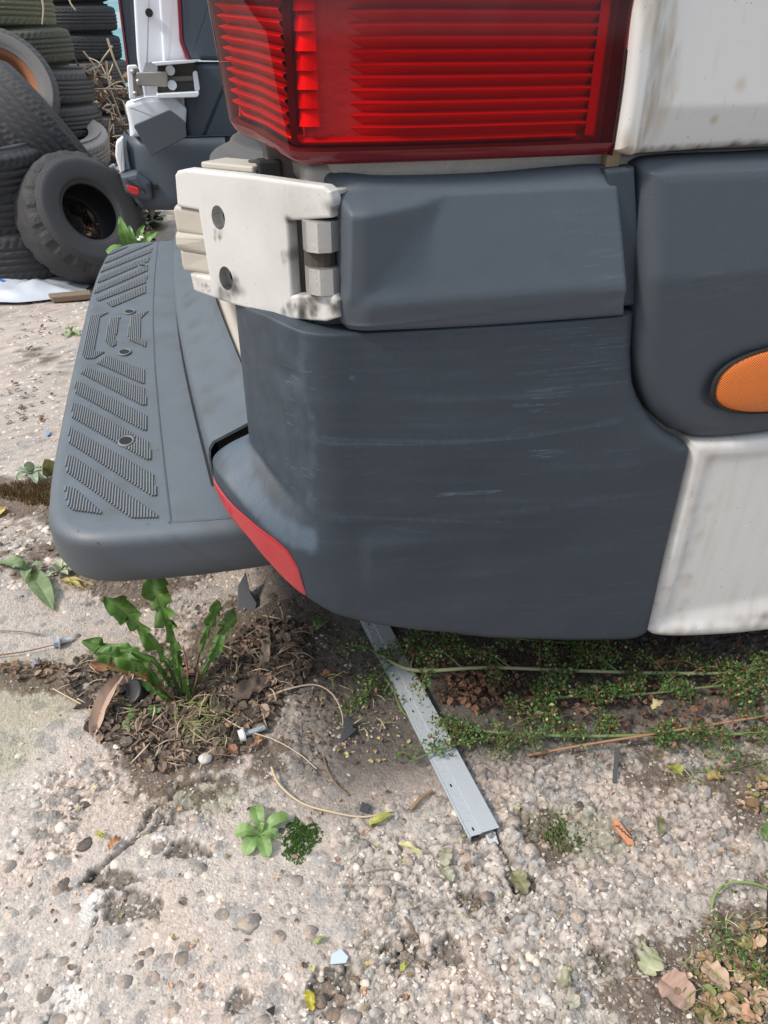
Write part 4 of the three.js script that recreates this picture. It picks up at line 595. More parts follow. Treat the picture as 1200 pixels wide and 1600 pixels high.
/* sprawling weeds under the side of the van */
function sprawl(label, pts, r, stemMat, { shoots = 10, leaves = 700, seed = 1, spread = .05, brown = .2, group = 'weeds sprawling under the van side', r2 } = {}) {
  const q = rng(seed), W = pts.map(([u, v, h]) => flat(u, v, h)), o = thing('sprawling_weed', label, 'weed', V3(W[0].x, 0, W[0].z), group), b = o.position; const loc = W.map(p => p.clone().sub(b)), c = cr3(loc);
  part('stem', tube(loc, r, 40, 7, r2 ?? r * .8), stemMat, o);
  const P = [], C = [], I = []; const leaf = (p, s, col) => { const d = V3(q() - .5, (q() - .35) * .9, q() - .5).normalize(), n = V3(q() - .5, q(), q() - .5).normalize(), x = d.clone().cross(n).normalize(); const k = P.length / 3, w = s * (.2 + .2 * q()); const lift = n.multiplyScalar(s * .12); for (const a of [p, p.clone().addScaledVector(d, s * .45).addScaledVector(x, w).add(lift), p.clone().addScaledVector(d, s), p.clone().addScaledVector(d, s * .45).addScaledVector(x, -w).add(lift)]) { P.push(a.x, a.y, a.z); C.push(...col); } I.push(k, k + 1, k + 2, k, k + 2, k + 3); };
  const colr = () => { const t = q(), v = .6 + .7 * q(); return t < brown ? [.2 * v, .09 * v, .045 * v] : t < brown + .08 ? [.34 * v, .36 * v, .14 * v] : [(.05 + .05 * q()) * v, (.12 + .06 * q()) * v, .028 * v]; };
  for (let i = 0; i < shoots; i++) {
    const t = (i + q()) / shoots, p = c.getPointAt(clamp(t, 0, 1)), a = q() * 6.283, L = spread * (.5 + q()); const e = p.clone().add(V3(Math.cos(a) * L, .25 * L * (q() - .3), Math.sin(a) * L * .8)); e.y = Math.max(.004, e.y); const m = p.clone().lerp(e, .5); m.y += L * .22;
    part('side_shoot', tube([p, m, e], r * .42, 8, 5, r * .2), q() < .25 ? M.stemBrown : M.stem, o); const sc = cr3([p, m, e]);
    const n = Math.floor(leaves / shoots); for (let k = 0; k < n; k++) { const tt = .1 + .9 * Math.sqrt(q()), s = sc.getPointAt(tt).add(V3(q() - .5, (q() - .5) * .7, q() - .5).multiplyScalar(.034 * (.4 + tt))); if (s.y < .003) s.y = .003 + q() * .004; leaf(s, .0042 + .0062 * q() * q() + .002, colr()); }
  }
  const g = mesh(P, I, null, C); part('foliage', g, M.leaf, o, { kind: 'stuff' }); return o;
}
sprawl('long pale green weed stem crossing over the metal track under the bumper', [[588, 1020, .03], [640, 1046, .04], [760, 1043, .045], [900, 1048, .045], [1060, 1052, .045], [1240, 1050, .05]], .0042, std(lin(.24, .26, .14), { roughness: .65 }), { shoots: 24, leaves: 3400, seed: 11, spread: .085, brown: .24 });
sprawl('straight green weed stem nearest the open concrete beside the bumper', [[690, 1136, .02], [770, 1144, .03], [900, 1150, .032], [1040, 1148, .035], [1240, 1146, .035]], .0036, std(lin(.13, .2, .07), { roughness: .6 }), { shoots: 17, leaves: 2800, seed: 12, spread: .05, brown: .16 });
sprawl('thin green stem between the two long stems under the van', [[800, 1098, .03], [880, 1089, .035], [1000, 1085, .03], [1100, 1074, .04], [1240, 1062, .05]], .0026, M.stem, { shoots: 18, leaves: 3600, seed: 13, spread: .06, brown: .2 });
sprawl('thin reddish brown stem lying across the green weeds', [[826, 1180, .012], [900, 1166, .03], [1000, 1150, .045], [1100, 1134, .05], [1240, 1112, .055]], .0026, std(lin(.3, .17, .09), { roughness: .7 }), { shoots: 6, leaves: 130, seed: 14, spread: .025, brown: .5 });
sprawl('weed with fine leaves left of the metal track under the bumper', [[650, 1000, .03], [610, 1040, .03], [575, 1075, .02], [545, 1100, .008]], .0022, M.stem, { shoots: 12, leaves: 700, seed: 15, spread: .04, brown: .12 });
sprawl('leafy weed in the dark under the bumper edge', [[660, 990, .03], [740, 992, .06], [830, 1000, .06], [940, 1010, .05]], .0022, M.stem, { shoots: 18, leaves: 3400, seed: 16, spread: .06, brown: .22 });
sprawl('short weed shoot lying beside the left edge of the metal track', [[600, 1055, .02], [615, 1080, .022], [628, 1110, .014], [640, 1122, .006]], .0024, M.stem, { shoots: 3, leaves: 60, seed: 17, spread: .02 });
sprawl('leafy weed tuft resting over the right edge of the track', [[640, 1190, .03], [690, 1170, .035], [760, 1150, .03], [830, 1120, .03]], .0016, M.stem, { shoots: 9, leaves: 480, seed: 18, spread: .03, brown: .15 });
sprawl('thin green runner on the concrete at the right edge', [[1075, 1206, .006], [1130, 1204, .008], [1180, 1192, .01], [1240, 1172, .02]], .0016, M.stem, { shoots: 6, leaves: 90, seed: 19, spread: .02, group: 'runners at the right edge' });
sprawl('curved green shoot arching on the concrete at the lower right', [[1111, 1420, .004], [1118, 1396, .012], [1140, 1380, .02], [1175, 1380, .02], [1205, 1390, .015]], .0024, std(lin(.2, .27, .09), { roughness: .6 }), { shoots: 2, leaves: 16, seed: 20, spread: .015, group: 'runners at the right edge' });
sprawl('grassy green runner over the brown leaves in the lower right corner', [[1120, 1445, .004], [1145, 1468, .012], [1160, 1490, .016], [1185, 1520, .02], [1205, 1560, .02]], .0014, M.stem, { shoots: 10, leaves: 260, seed: 21, spread: .03, group: 'runners at the right edge' });

/* fallen leaves, each by itself */
const shapes = { oval: t => Math.sqrt(Math.max(0, Math.sin(Math.PI * clamp(t, 0, 1)))) * (1 - .25 * t), round: t => Math.sqrt(Math.max(0, 1 - (2 * t - 1) ** 2)), spear: t => Math.sin(Math.PI * t ** .7) ** .9, jag: t => Math.sin(Math.PI * t ** .9) ** .6 * (.7 + .5 * Math.abs(Math.sin(t * 11))) };
function fallen(label, u0, v0, u1, v1, w, ca, cb, { h = .006, shape = 'oval', fold = .35, wave = .008, mat = M.leaf, seed = 3, name = 'fallen_leaf', cat = 'leaf', lift = 0, arch = .006, rib } = {}) {
  const a = gp(u0, v0, h), e = gp(u1, v1, h + lift), m = a.clone().lerp(e, .5); m.y += arch; const o = a.clone();
  const g = blade([a, m, e].map(p => p.clone().sub(o)), t => w * shapes[shape](t) + .0004, { n: 18, fold, wave, seed, ca, cb, rib: rib || cb }); const s = single(name, g, mat, label, cat); s.position.copy(o); return s;
}
const YG = [[.3, .33, .06], [.42, .42, .1]], BR = [[.16, .1, .07], [.26, .18, .13]], OR = [[.36, .16, .07], [.5, .28, .14]], GN = [[.07, .13, .03], [.13, .2, .05]], PG = [[.36, .38, .22], [.46, .47, .3]], DK = [[.07, .05, .042], [.13, .1, .085]];
fallen('yellow green leaf at the end of the curved straw', 576, 1295, 612, 1282, .008, ...YG, { seed: 1 });
fallen('narrow pale yellow leaf lying right of the curved straw', 622, 1326, 660, 1342, .0055, [.5, .48, .2], [.6, .56, .3], { shape: 'spear', seed: 2 });
fallen('small bright yellow leaf at the bottom edge beside the brown pebbles', 482, 1552, 488, 1582, .0075, [.42, .38, .03], [.58, .5, .06], { seed: 4 });
fallen('large dark brown crumpled leaf right of the dandelion', 425, 1072, 360, 1110, .022, ...DK, { seed: 5, wave: .02, mat: M.dry, h: .012 });
fallen('folded grey brown leaf below the large crumpled one', 372, 1100, 352, 1125, .012, ...DK, { seed: 6, wave: .015, mat: M.dry });
fallen('upright curled brown leaf in the litter', 412, 1052, 422, 1015, .012, [.2, .15, .11], [.34, .26, .19], { seed: 7, wave: .02, lift: .03, mat: M.dry });
fallen('dark curled leaf right of the litter', 455, 1065, 450, 1035, .01, ...DK, { seed: 8, wave: .015, mat: M.dry });
fallen('pale tan leaf under the dandelion leaves', 362, 1042, 383, 1028, .008, [.36, .26, .18], [.46, .35, .26], { seed: 9, mat: M.dry });
fallen('long folded brown leaf left of the round leaved seedling', 146, 1155, 196, 1070, .017, [.36, .25, .19], [.46, .33, .26], { seed: 10, lift: .02, arch: .018, fold: .9, mat: M.dry });
fallen('round green leaf between the litter and the bumper', 490, 990, 512, 975, .012, ...GN, { shape: 'round', seed: 11 });
fallen('orange brown leaf scrap above the white bolt', 350, 1147, 366, 1138, .006, ...OR, { seed: 12, mat: M.dry });
fallen('reddish brown leaf below the white bolt', 352, 1172, 372, 1185, .011, [.22, .1, .06], [.34, .17, .11], { seed: 13, mat: M.dry });
fallen('orange leaf scrap right under the white bolt', 400, 1172, 413, 1160, .006, ...OR, { seed: 14, mat: M.dry });
fallen('small reddish leaf on the pebbles near the bumper', 502, 1058, 520, 1064, .008, [.22, .08, .045], [.32, .14, .08], { seed: 15, mat: M.dry });
fallen('olive green torn leaf in the pebbles of the lower right', 800, 1370, 822, 1402, .013, [.2, .2, .1], [.29, .27, .15], { shape: 'jag', seed: 16 });
fallen('upper pale grey green leaf below the end of the track', 694, 1360, 698, 1330, .009, [.34, .34, .24], [.42, .41, .3], { shape: 'jag', seed: 17 });
fallen('lower pale grey green leaf below the end of the track', 692, 1362, 706, 1382, .009, [.34, .34, .24], [.42, .41, .3], { shape: 'jag', seed: 18 });
fallen('yellow green leaf standing up at the right near the weeds', 1042, 1205, 1062, 1225, .011, [.24, .28, .04], [.34, .36, .08], { shape: 'jag', seed: 19, lift: .01 });
fallen('olive leaf with orange edge below the green runner', 1103, 1222, 1128, 1220, .009, [.3, .27, .06], [.42, .27, .1], { shape: 'jag', seed: 20 });
fallen('dull green leaf above the runner at the right', 1100, 1180, 1122, 1188, .008, [.25, .28, .12], [.33, .35, .17], { seed: 21 });
fallen('long olive leaf lying in a pit at the right', 1030, 1282, 1030, 1312, .008, [.12, .13, .06], [.26, .26, .14], { seed: 22 });
fallen('pale green lobed leaf beside the pink brown leaf', 1005, 1528, 1022, 1492, .016, ...PG, { shape: 'jag', seed: 23 });
fallen('thin pale stem piece of leaf above the lobed one', 1000, 1474, 1004, 1492, .003, ...PG, { shape: 'spear', seed: 24 });
fallen('large pinkish brown leaf in the lower right corner', 1030, 1535, 1080, 1578, .027, [.3, .19, .15], [.4, .27, .22], { seed: 25, wave: .014, mat: M.dry, h: .004 });
fallen('tan leaf behind the pink brown leaf', 1095, 1512, 1135, 1556, .016, [.38, .26, .18], [.46, .33, .25], { seed: 26, wave: .012, mat: M.dry });
fallen('cream leaf at the bottom right edge', 1172, 1555, 1198, 1575, .012, [.5, .4, .28], [.58, .47, .34], { seed: 27, mat: M.dry });
fallen('orange leaf at the very bottom right', 1140, 1590, 1180, 1600, .012, [.4, .2, .12], [.5, .3, .2], { seed: 28, mat: M.dry });
fallen('small grey green leaf low in the right half', 873, 1536, 890, 1542, .011, [.3, .3, .2], [.38, .37, .25], { shape: 'round', seed: 29 });
fallen('pale grey leaf at the bottom right of centre', 885, 1566, 902, 1582, .010, [.38, .36, .28], [.45, .43, .34], { shape: 'jag', seed: 30 });
fallen('dark green leaf at the right edge', 1190, 1320, 1204, 1302, .012, ...GN, { seed: 32, lift: .02 });
fallen('tiny green leaf on the concrete at the left', 150, 1308, 168, 1314, .004, ...YG, { seed: 33 });
fallen('small yellow green leaf right of the bottom pebbles', 625, 1518, 638, 1510, .005, ...YG, { seed: 34 });
fallen('tiny green leaf beside the blue plastic chip', 488, 1478, 510, 1470, .004, [.25, .3, .1], [.34, .38, .15], { seed: 35 });
fallen('cream leaf caught on the brown stem', 1010, 1140, 1026, 1128, .007, [.5, .42, .2], [.6, .5, .28], { shape: 'jag', h: .055, seed: 36 });
fallen('rusty dead leaf under the end of the long weed stem', 1018, 1062, 1040, 1048, .01, ...OR, { seed: 37, h: .03, mat: M.dry });
fallen('purple grey leaf scrap at the left edge', 50, 1045, 68, 1040, .01, [.2, .17, .22], [.28, .24, .3], { shape: 'jag', seed: 38 });
fallen('small brown leaf on the concrete below the soil', 172, 1330, 190, 1312, .007, [.3, .13, .06], [.42, .22, .12], { seed: 39, mat: M.dry });
fallen('yellow leaf at the left edge by the moss', -6, 812, 10, 798, .016, [.6, .42, .1], [.7, .52, .18], { seed: 40, shape: 'round' });
fallen('cream leaf scrap low on the left concrete', 144, 1240, 160, 1232, .005, [.5, .45, .3], [.58, .52, .36], { seed: 41, mat: M.dry });
/* grasses and twigs */
function strand(name, label, cat, list, r, m, r2) { const W = list.map(([u, v, h]) => gp(u, v, h ?? .004)), b = W[0].clone(); const o = single(name, tube(W.map(p => p.clone().sub(b)), r, 30, 6, r2), m, label, cat); o.position.copy(b); return o; }
strand('straw', 'long curved yellow straw above the rosette weed', 'straw', [[425, 1208, .012], [436, 1232, .01], [470, 1258, .007], [520, 1274, .006], [570, 1280, .006], [612, 1273, .006]], .0024, M.straw, .0016);
strand('straw', 'pale bent stalk arching from the crumpled leaf to the black shard', 'straw', [[420, 1095, .01], [455, 1090, .02], [495, 1088, .03], [520, 1100, .026], [534, 1122, .014], [537, 1150, .006]], .0021, std(lin(.42, .33, .25), { roughness: .8 }), .0012);
strand('straw', 'pale stalk leading right from the white bolt', 'straw', [[330, 1120, .015], [385, 1150, .014], [430, 1165, .01], [470, 1185, .008], [495, 1205, .005]], .0018, M.paleTwig, .001);
strand('straw', 'dry stalk under the left dandelion leaf', 'straw', [[190, 975, .02], [215, 1005, .03], [240, 1022, .035], [268, 1040, .03]], .0016, M.paleTwig, .001);
strand('twig', 'brown twig beside the curved straw end', 'twig', [[640, 1272, .006], [656, 1256, .008], [675, 1240, .006]], .0042, std(lin(.3, .2, .12), { roughness: .8, map: speck }), .0025);
strand('twig', 'small dark twig in the middle of the lower concrete', 'twig', [[632, 1438, .004], [642, 1452, .005], [652, 1464, .004]], .0018, M.twig);
strand('twig', 'thin twig across the pebbles below the straw', 'twig', [[572, 1368, .005], [600, 1365, .006], [630, 1367, .005]], .0013, M.twig, .0008);
strand('twig', 'dark twig leading down between the pebbles right of the black shard', 'twig', [[505, 1185, .006], [515, 1215, .006], [530, 1235, .006], [545, 1245, .004]], .0018, M.twig);
strand('twig', 'thin dark twig reaching in from the left edge', 'twig', [[-10, 1028, .008], [40, 1022, .01], [85, 1012, .01]], .002, M.twig, .0012);
strand('twig', 'thin grey twig above the dark one at the left edge', 'twig', [[-10, 988, .006], [30, 991, .01], [65, 995, .01]], .0013, M.twig);
strand('straw', 'dry grass stalk in the soil at the left', 'straw', [[85, 1082, .01], [120, 1100, .01], [150, 1118, .008]], .0015, M.straw);
strand('twig', 'brown twig pointing down left from the dandelion', 'twig', [[205, 1178, .006], [235, 1155, .01], [262, 1132, .01]], .0018, M.twig);
strand('twig', 'thin dark twig beside the pink brown leaf', 'twig', [[972, 1534, .006], [990, 1535, .006], [1010, 1535, .006]], .0012, M.twig);
/* litter round the dandelion: nobody could count it */
{
  const q = rng(801), strip = (() => { const g = blade([V3(-.5, 0, 0), V3(0, .12, .08), V3(.5, .02, 0)], t => .02 * Math.sin(Math.PI * t) + .006, { n: 6, fold: .3, ca: [1, 1, 1], cb: [1, 1, 1], rib: [1, 1, 1] }); return g; })(), scrap = blade([V3(-.5, 0, 0), V3(0, .16, .06), V3(.5, .1, 0)], t => .34 * Math.sin(Math.PI * t) ** .6 + .02, { n: 8, fold: .4, wave: .35, ca: [.8, .8, .8], cb: [1.1, 1.1, 1.1], rib: [1.1, 1, .9] });
  const lay = (g, n, spots, s0, s1, cols, label, hmax, tilt) => { const im = new THREE.InstancedMesh(g, M.dry, n), m = new THREE.Matrix4(), c = new THREE.Color(); for (let i = 0; i < n; i++) { const s = spots[Math.floor(q() ** 1.2 * spots.length)], a = q() * 6.283, rr = Math.sqrt(q()), p = flat(s[0] + Math.cos(a) * rr * s[2], s[1] + Math.sin(a) * rr * s[2] * (s[3] ?? .7)); const k = lerp(s0, s1, q() ** 1.6); m.compose(V3(p.x, hG(p.x, p.z) + .002 + q() * hmax, p.z), new THREE.Quaternion().setFromEuler(new THREE.Euler((q() - .5) * tilt, q() * 6.3, (q() - .5) * tilt)), V3(k, k, k)); im.setMatrixAt(i, m); const cc = cols[Math.floor(q() * cols.length)], b = .6 + .8 * q(); im.setColorAt(i, c.setRGB(cc[0] * b, cc[1] * b, cc[2] * b)); } im.name = numbered('leaf_litter'); im.userData = { kind: 'stuff', label, category: 'leaf litter' }; im.castShadow = im.receiveShadow = true; scene.add(im); };
  const near = [[290, 1105, 90], [400, 1050, 70], [330, 1140, 80], [170, 1070, 70], [430, 1010, 60], [250, 1170, 60], [380, 1100, 60], [200, 1130, 60], [450, 1050, 40]];
  lay(strip, 800, near, .015, .06, [[.36, .28, .2], [.24, .16, .105], [.12, .075, .05], [.44, .35, .26], [.09, .055, .04]], 'dry grass strips heaped round the dandelion', .014, .5);
  lay(scrap, 1700, near, .006, .028, [[.115, .088, .07], [.15, .112, .088], [.08, .062, .052], [.19, .13, .095], [.27, .205, .155], [.065, .05, .042]], 'dead leaf scraps in the soil round the dandelion', .008, .9);
  const van1 = [[740, 1085, 60, .5], [790, 1080, 90, .5], [850, 1060, 160, .5], [1000, 1070, 170, .5], [1130, 1060, 130, .5], [800, 1030, 120, .4], [950, 1130, 150, .25], [1120, 1140, 100, .3]];
  lay(scrap, 1150, van1, .006, .019, [[.13, .065, .04], [.09, .05, .035], [.17, .09, .055], [.07, .045, .03]], 'rusty dead leaves among the weeds under the van', .03, 1.6);
  lay(scrap, 260, [[1120, 1550, 70, .8], [1180, 1500, 50, 1], [1150, 1590, 60, .5], [1190, 1250, 40, .7]], .006, .022, [[.36, .24, .16], [.28, .18, .1], [.2, .18, .07], [.4, .3, .2], [.14, .15, .05]], 'dead leaf scraps in the lower right corner', .01, .9);
  lay(scrap, 170, [[60, 1050, 60, .3], [60, 870, 80, .5], [40, 620, 50, .5], [60, 520, 60, .5], [30, 650, 50, .4]], .008, .022, [[.13, .08, .055], [.2, .13, .09], [.3, .22, .15]], 'brown leaf scraps along the left edge', .006, .8);
  lay(scrap, 420, [[600, 1250, 600, .6], [400, 1400, 400, .5], [900, 1300, 320, .6], [560, 1120, 100, .9]], .003, .011, [[.2, .13, .09], [.3, .2, .13], [.12, .08, .06], [.36, .3, .12], [.4, .24, .15]], 'tiny leaf scraps strewn over the concrete', .002, .5);
  lay(strip, 240, [[1120, 1545, 80, .8], [1165, 1470, 40, 1], [560, 1100, 60, 1], [1130, 1210, 90, .4]], .01, .04, [[.2, .24, .07], [.3, .3, .12], [.12, .17, .05], [.42, .36, .22]], 'thin grass blades at the edges of the weeds', .012, .6);
  lay(strip, 90, [[325, 1150, 40, 1.1], [305, 1130, 30, 1]], .02, .055, [[.2, .24, .07], [.28, .3, .1], [.16, .2, .06], [.45, .38, .24]], 'thin green and straw grass blades below the dandelion', .03, 1.6);
}
/* small litter */
{
  const a = gp(378, 1158, .012), e = gp(415, 1146, .012), d = e.clone().sub(a), L = d.length(), B = thing('bolt', 'pale grey bolt with a round white head lying below the dandelion', 'bolt', a.clone()); B.quaternion.setFromUnitVectors(UP, d.clone().normalize());
  part('head', new THREE.CylinderGeometry(.0125, .011, .009, 20).translate(0, .0, 0), std(lin(.72, .72, .72), { roughness: .5 }), B); part('washer', new THREE.CylinderGeometry(.015, .015, .002, 20).translate(0, .006, 0), std(lin(.5, .5, .5), { roughness: .5 }), B);
  const pr = [[.0001, 0]]; for (let y = .007; y < L; y += .0024) pr.push([.0062, y], [.0054, y + .0012]); pr.push([.005, L + .002], [.0001, L + .004]); part('shank', new THREE.LatheGeometry(pr.map(p => new THREE.Vector2(...p)), 18), std(lin(.36, .42, .46), { roughness: .45, metalness: .3 }), B);
  const N = thing('bolt', 'grey hexagon bolt lying at the left edge beside the red tinted leaf', 'bolt', gp(88, 1008, .01)); N.rotation.set(.5, .4, 1.2);
  part('head', toCreasedNormals(new THREE.CylinderGeometry(.0125, .0125, .009, 6), .3), M.zincEdge, N); part('collar', new THREE.CylinderGeometry(.016, .016, .003, 24).translate(0, -.006, 0), M.zinc, N); part('shank', new THREE.CylinderGeometry(.006, .006, .03, 14).translate(0, -.02, 0), M.zinc, N);
  const shard = (name, label, cat, list, th, m, h = .006, tilt = .2) => { const P = list.map(([u, v]) => gp(u, v, h)), b = P.reduce((s, p) => s.add(p), V3(0, 0, 0)).multiplyScalar(1 / P.length); const g = extrude(P.map(p => [p.x - b.x, -(p.z - b.z)]), th, Math.min(.0012, th * .4)); g.rotateX(-Math.PI / 2); const o = single(name, g, m, label, cat); o.position.copy(b); o.rotation.x = tilt; return o; };
  shard('plastic_shard', 'black triangular plastic shard at the end of the bent stalk', 'plastic shard', [[532, 1168], [537, 1140], [546, 1133], [555, 1152]], .003, std(lin(.02, .022, .027), { roughness: .35 }), .012, .5);
  shard('plastic_shard', 'dark grey crumpled plastic scrap below the step corner', 'plastic shard', [[371, 955], [374, 930], [388, 915], [392, 935], [402, 948], [395, 962]], .004, std(lin(.075, .082, .095), { roughness: .4 }), .012, .5);
  shard('plastic_shard', 'narrow dark strip standing among pebbles below the weeds', 'plastic strip', [[956, 1228], [957, 1184], [964, 1183], [962, 1229]], .003, std(lin(.055, .06, .066), { roughness: .6 }), .01, .3);
  shard('plastic_shard', 'pale blue plastic chip near the bottom of the concrete', 'plastic chip', [[516, 1511], [519, 1496], [533, 1488], [545, 1500], [541, 1509]], .002, std(lin(.42, .5, .58), { roughness: .5 }), .008, .2);
  shard('plastic_shard', 'small black chip beside the yellow leaf at the bottom', 'plastic chip', [[416, 1583], [431, 1576], [428, 1592]], .002, M.black, .006, .2);
  shard('plastic_shard', 'small black chip near the curved straw', 'plastic chip', [[562, 1272], [566, 1260], [579, 1266], [576, 1276]], .003, std(lin(.03, .032, .04), { roughness: .5 }), .006, .3);
  shard('blue_scrap', 'tiny light blue scrap on the ground beside the step', 'scrap', [[72, 680], [76, 676], [79, 682], [75, 685]], .002, std(lin(.16, .3, .55), { roughness: .5 }), .006, .1);
  const w = shard('wood_chip', 'orange wood chip with dark marks on the right of the concrete', 'wood chip', [[954, 1289], [962, 1289], [986, 1318], [989, 1327], [980, 1327], [960, 1303]], .004, std(lin(.56, .26, .14), { roughness: .7, map: speck }), .006, .1);
  const q = rng(17); const wp = w.position; for (let i = 0; i < 5; i++) part('mark', new THREE.BoxGeometry(.007, .0006, .002).rotateY(-.8 + q()).translate(-.008 + i * .004, .0058, -.010 + i * .005), std(lin(.06, .03, .02)), w);
  const C = thing('bottle_cap', 'black plastic cap with white lines behind the round leaved seedling', 'cap', gp(212, 1092, .012)); C.rotation.set(.25, .3, .5);
  part('cap_body', new THREE.LatheGeometry([[.0001, .013], [.024, .013], [.029, .009], [.030, -.012], [.027, -.012], [.026, .006]].map(p => new THREE.Vector2(...p)), 36), std(lin(.009, .0095, .011), { roughness: .45 }), C);
  for (const k of [0, 1]) part('white_line', new THREE.TorusGeometry(.0304, .0007, 6, 30, .9).rotateX(Math.PI / 2).rotateY(-.9).translate(0, -.004 + k * .005, 0), std(lin(.6, .6, .6)), C);
  const p1 = single('white_pebble', pebbles[1], std(lin(.62, .6, .58), { roughness: .5 }), 'smooth white pebble in the litter left of the bolt', 'pebble'); p1.position.copy(gp(321, 1190, .006)); p1.scale.setScalar(.012);
  const p2 = single('white_pebble', pebbles[3], std(lin(.6, .55, .48), { roughness: .5 }), 'small cream pebble below the seedling', 'pebble'); p2.position.copy(gp(184, 1170, .003)); p2.scale.setScalar(.006);
}
/* weeds along the left edge */
function weed(name, label, cat, u, v, list, w, ca, cb, extra = {}) { const b = gp(u, v), o = thing(name, label, cat, b.clone()); for (const [du, dv, h, k] of list) { const e = flat(u + du, v + dv, h).sub(b), m = e.clone().multiplyScalar(.5); m.y += .012; part('leaf', blade([V3(0, .003, 0), m, e], t => (k ?? 1) * w * Math.sin(Math.PI * t ** .8) ** .8 + .0006, { n: 16, fold: .3, wave: .006, seed: Math.abs(du + dv) + 2, ca, cb, rib: [.3, .36, .2], ...extra }), M.leaf, o); } return o; }
weed('leafy_weed', 'weed with one long hanging green leaf at the left edge', 'weed', 48, 896, [[36, 58, .004, 1.5], [-30, -10, .03, 1.1], [-52, -18, .02, 1.2], [20, -14, .03, .8], [-10, 10, .03, .8]], .016, [.12, .2, .06], [.26, .34, .18]);
weed('leafy_weed', 'pale weed with thin whitish leaves left of the step corner', 'weed', 92, 896, [[22, -16, .03], [14, 2, .02], [-14, -14, .04], [-20, 6, .03], [6, -26, .03], [24, -6, .02]], .011, [.34, .4, .26], [.48, .52, .38]);
weed('leafy_weed', 'silvery green weed touching the step above the brown moss', 'weed', 50, 742, [[-8, -20, .06], [16, -10, .03], [-24, 8, .02], [8, 14, .02], [-34, -4, .02], [22, 6, .01]], .014, [.24, .33, .2], [.4, .48, .36]);
weed('leafy_weed', 'broad olive leaf leaning against the rear step', 'weed', 80, 745, [[-10, -28, .06, 1.6], [-18, -14, .05]], .018, [.18, .21, .06], [.3, .3, .12]);
weed('leafy_weed', 'yellowing stalk on the soil under the step corner', 'weed', 95, 908, [[40, 14, .004, .5], [20, 10, .004, .6], [52, 6, .006, .4]], .012, [.38, .3, .06], [.46, .38, .12]);
weed('leafy_weed', 'small green sprout on the concrete beside the far step', 'weed', 112, 520, [[-10, -6, .02], [8, -10, .03], [12, 4, .01], [-8, 6, .01]], .014, [.2, .32, .1], [.34, .45, .2]);
{
  const b = gp(206, 543), o = thing('flowering_weed', 'green weed with small white flowers behind the far end of the step', 'weed', b.clone()); const at = (u, v) => far(u, v, -b.z).sub(b);
  for (const [u, v, u2, v2, w] of [[206, 392, 187, 338, .022], [203, 396, 165, 392, .024], [212, 385, 202, 352, .016], [222, 385, 246, 362, .018], [214, 392, 232, 392, .016], [208, 400, 184, 408, .018], [218, 378, 226, 352, .012]]) { const p = at(u, v), e = at(u2, v2), m = p.clone().lerp(e, .5); m.z += .02; m.y += .01; part('stem', tube([V3(0, 0, 0), p.clone().multiplyScalar(.5).add(V3(.01, 0, 0)), p], .0028, 10, 5), M.stem, o); part('leaf', blade([p, m, e], t => w * Math.sin(Math.PI * t ** .8) ** .7 + .0008, { n: 14, fold: .3, wave: .01, up: V3(.1, .6, 1), seed: u2, ca: [.1, .24, .04], cb: [.2, .36, .09], rib: [.24, .36, .13] }), M.leaf, o); }
  const q = rng(9); for (let i = 0; i < 9; i++) { const p = at(212 + q() * 16, 356 + q() * 18); p.z += .03 * q(); part('flower', new THREE.IcosahedronGeometry(.0075, 1).scale(1, .7, 1).translate(p.x, p.y, p.z), std(lin(.8, .8, .72)), o); }
}
weed('leafy_weed', 'dark leafy weed on the ground under the far van', 'weed', 238, 345, [[-16, -10, .1], [8, -14, .1], [14, 4, .06], [-8, 6, .06], [-22, 4, .06], [20, -6, .08]], .05, [.05, .1, .03], [.16, .26, .09]);
/* ================================================ background: tyres, second van, wall, brambles */
function tyreParts(R, w, rr, { seed = 1, blocks = 56, depth = .007, lug = 0, flatTop = .82 } = {}) {
  const NT = 40, NP = 224, hw = w / 2;
  const tread = grid(NP, NT, (u, v) => { const a = u * 2 * Math.PI, t = v * 2 - 1, e = Math.abs(t); let r = R - .012 * t * t - (e > flatTop ? .03 * ((e - flatTop) / (1 - flatTop)) ** 2 : 0);
    let cut = 0; if (!lug) { for (const c of [-.42, -.13, .13, .42]) cut = Math.max(cut, sst(.05, .03, Math.abs(t - c))); const f = ((a / (2 * Math.PI) * blocks + t * 1.6) % 1 + 1) % 1, g = ((a / (2 * Math.PI) * blocks - t * 2.2) % 1 + 1) % 1; if (e > .5) cut = Math.max(cut, f < .22 ? .8 : 0); else cut = Math.max(cut, g < .14 ? .55 : 0); }
    else { const f = ((a / (2 * Math.PI) * blocks + (t > 0 ? .5 : 0)) % 1 + 1) % 1; if (e > .55 && f < .4) cut = sst(.55, .8, e); r += .008 * (vn(a * 6, t * 3, seed) - .5); }
    r -= depth * cut; return [Math.cos(a) * r, t * hw * .93, Math.sin(a) * r]; }, (u, v) => [u * 6.28 * R, v * w]);
  const side = []; const pr = [[R - .041, .93], [R - .055, 1.0], [(R + rr) / 2 + .01, 1.08], [rr + .03, 1.0], [rr + .012, .9], [rr, .84], [rr, .74], [rr + .02, .7], [R - .05, .78], [R - .03, .5], [R - .026, 0]];
  const wall = s => { const pts = pr.map(p => new THREE.Vector2(p[0], p[1] * hw * s)); const c = new THREE.SplineCurve(pts).getPoints(34); c[0].x = R - .0418; return new THREE.LatheGeometry(c, 96); };
  const a = wall(1), b = wall(-1); for (const g of [a, b]) { const u = g.attributes.uv, p = g.attributes.position; for (let i = 0; i < u.count; i++) u.setXY(i, p.getX(i), p.getZ(i)); }
  return [tread, a, b];
}
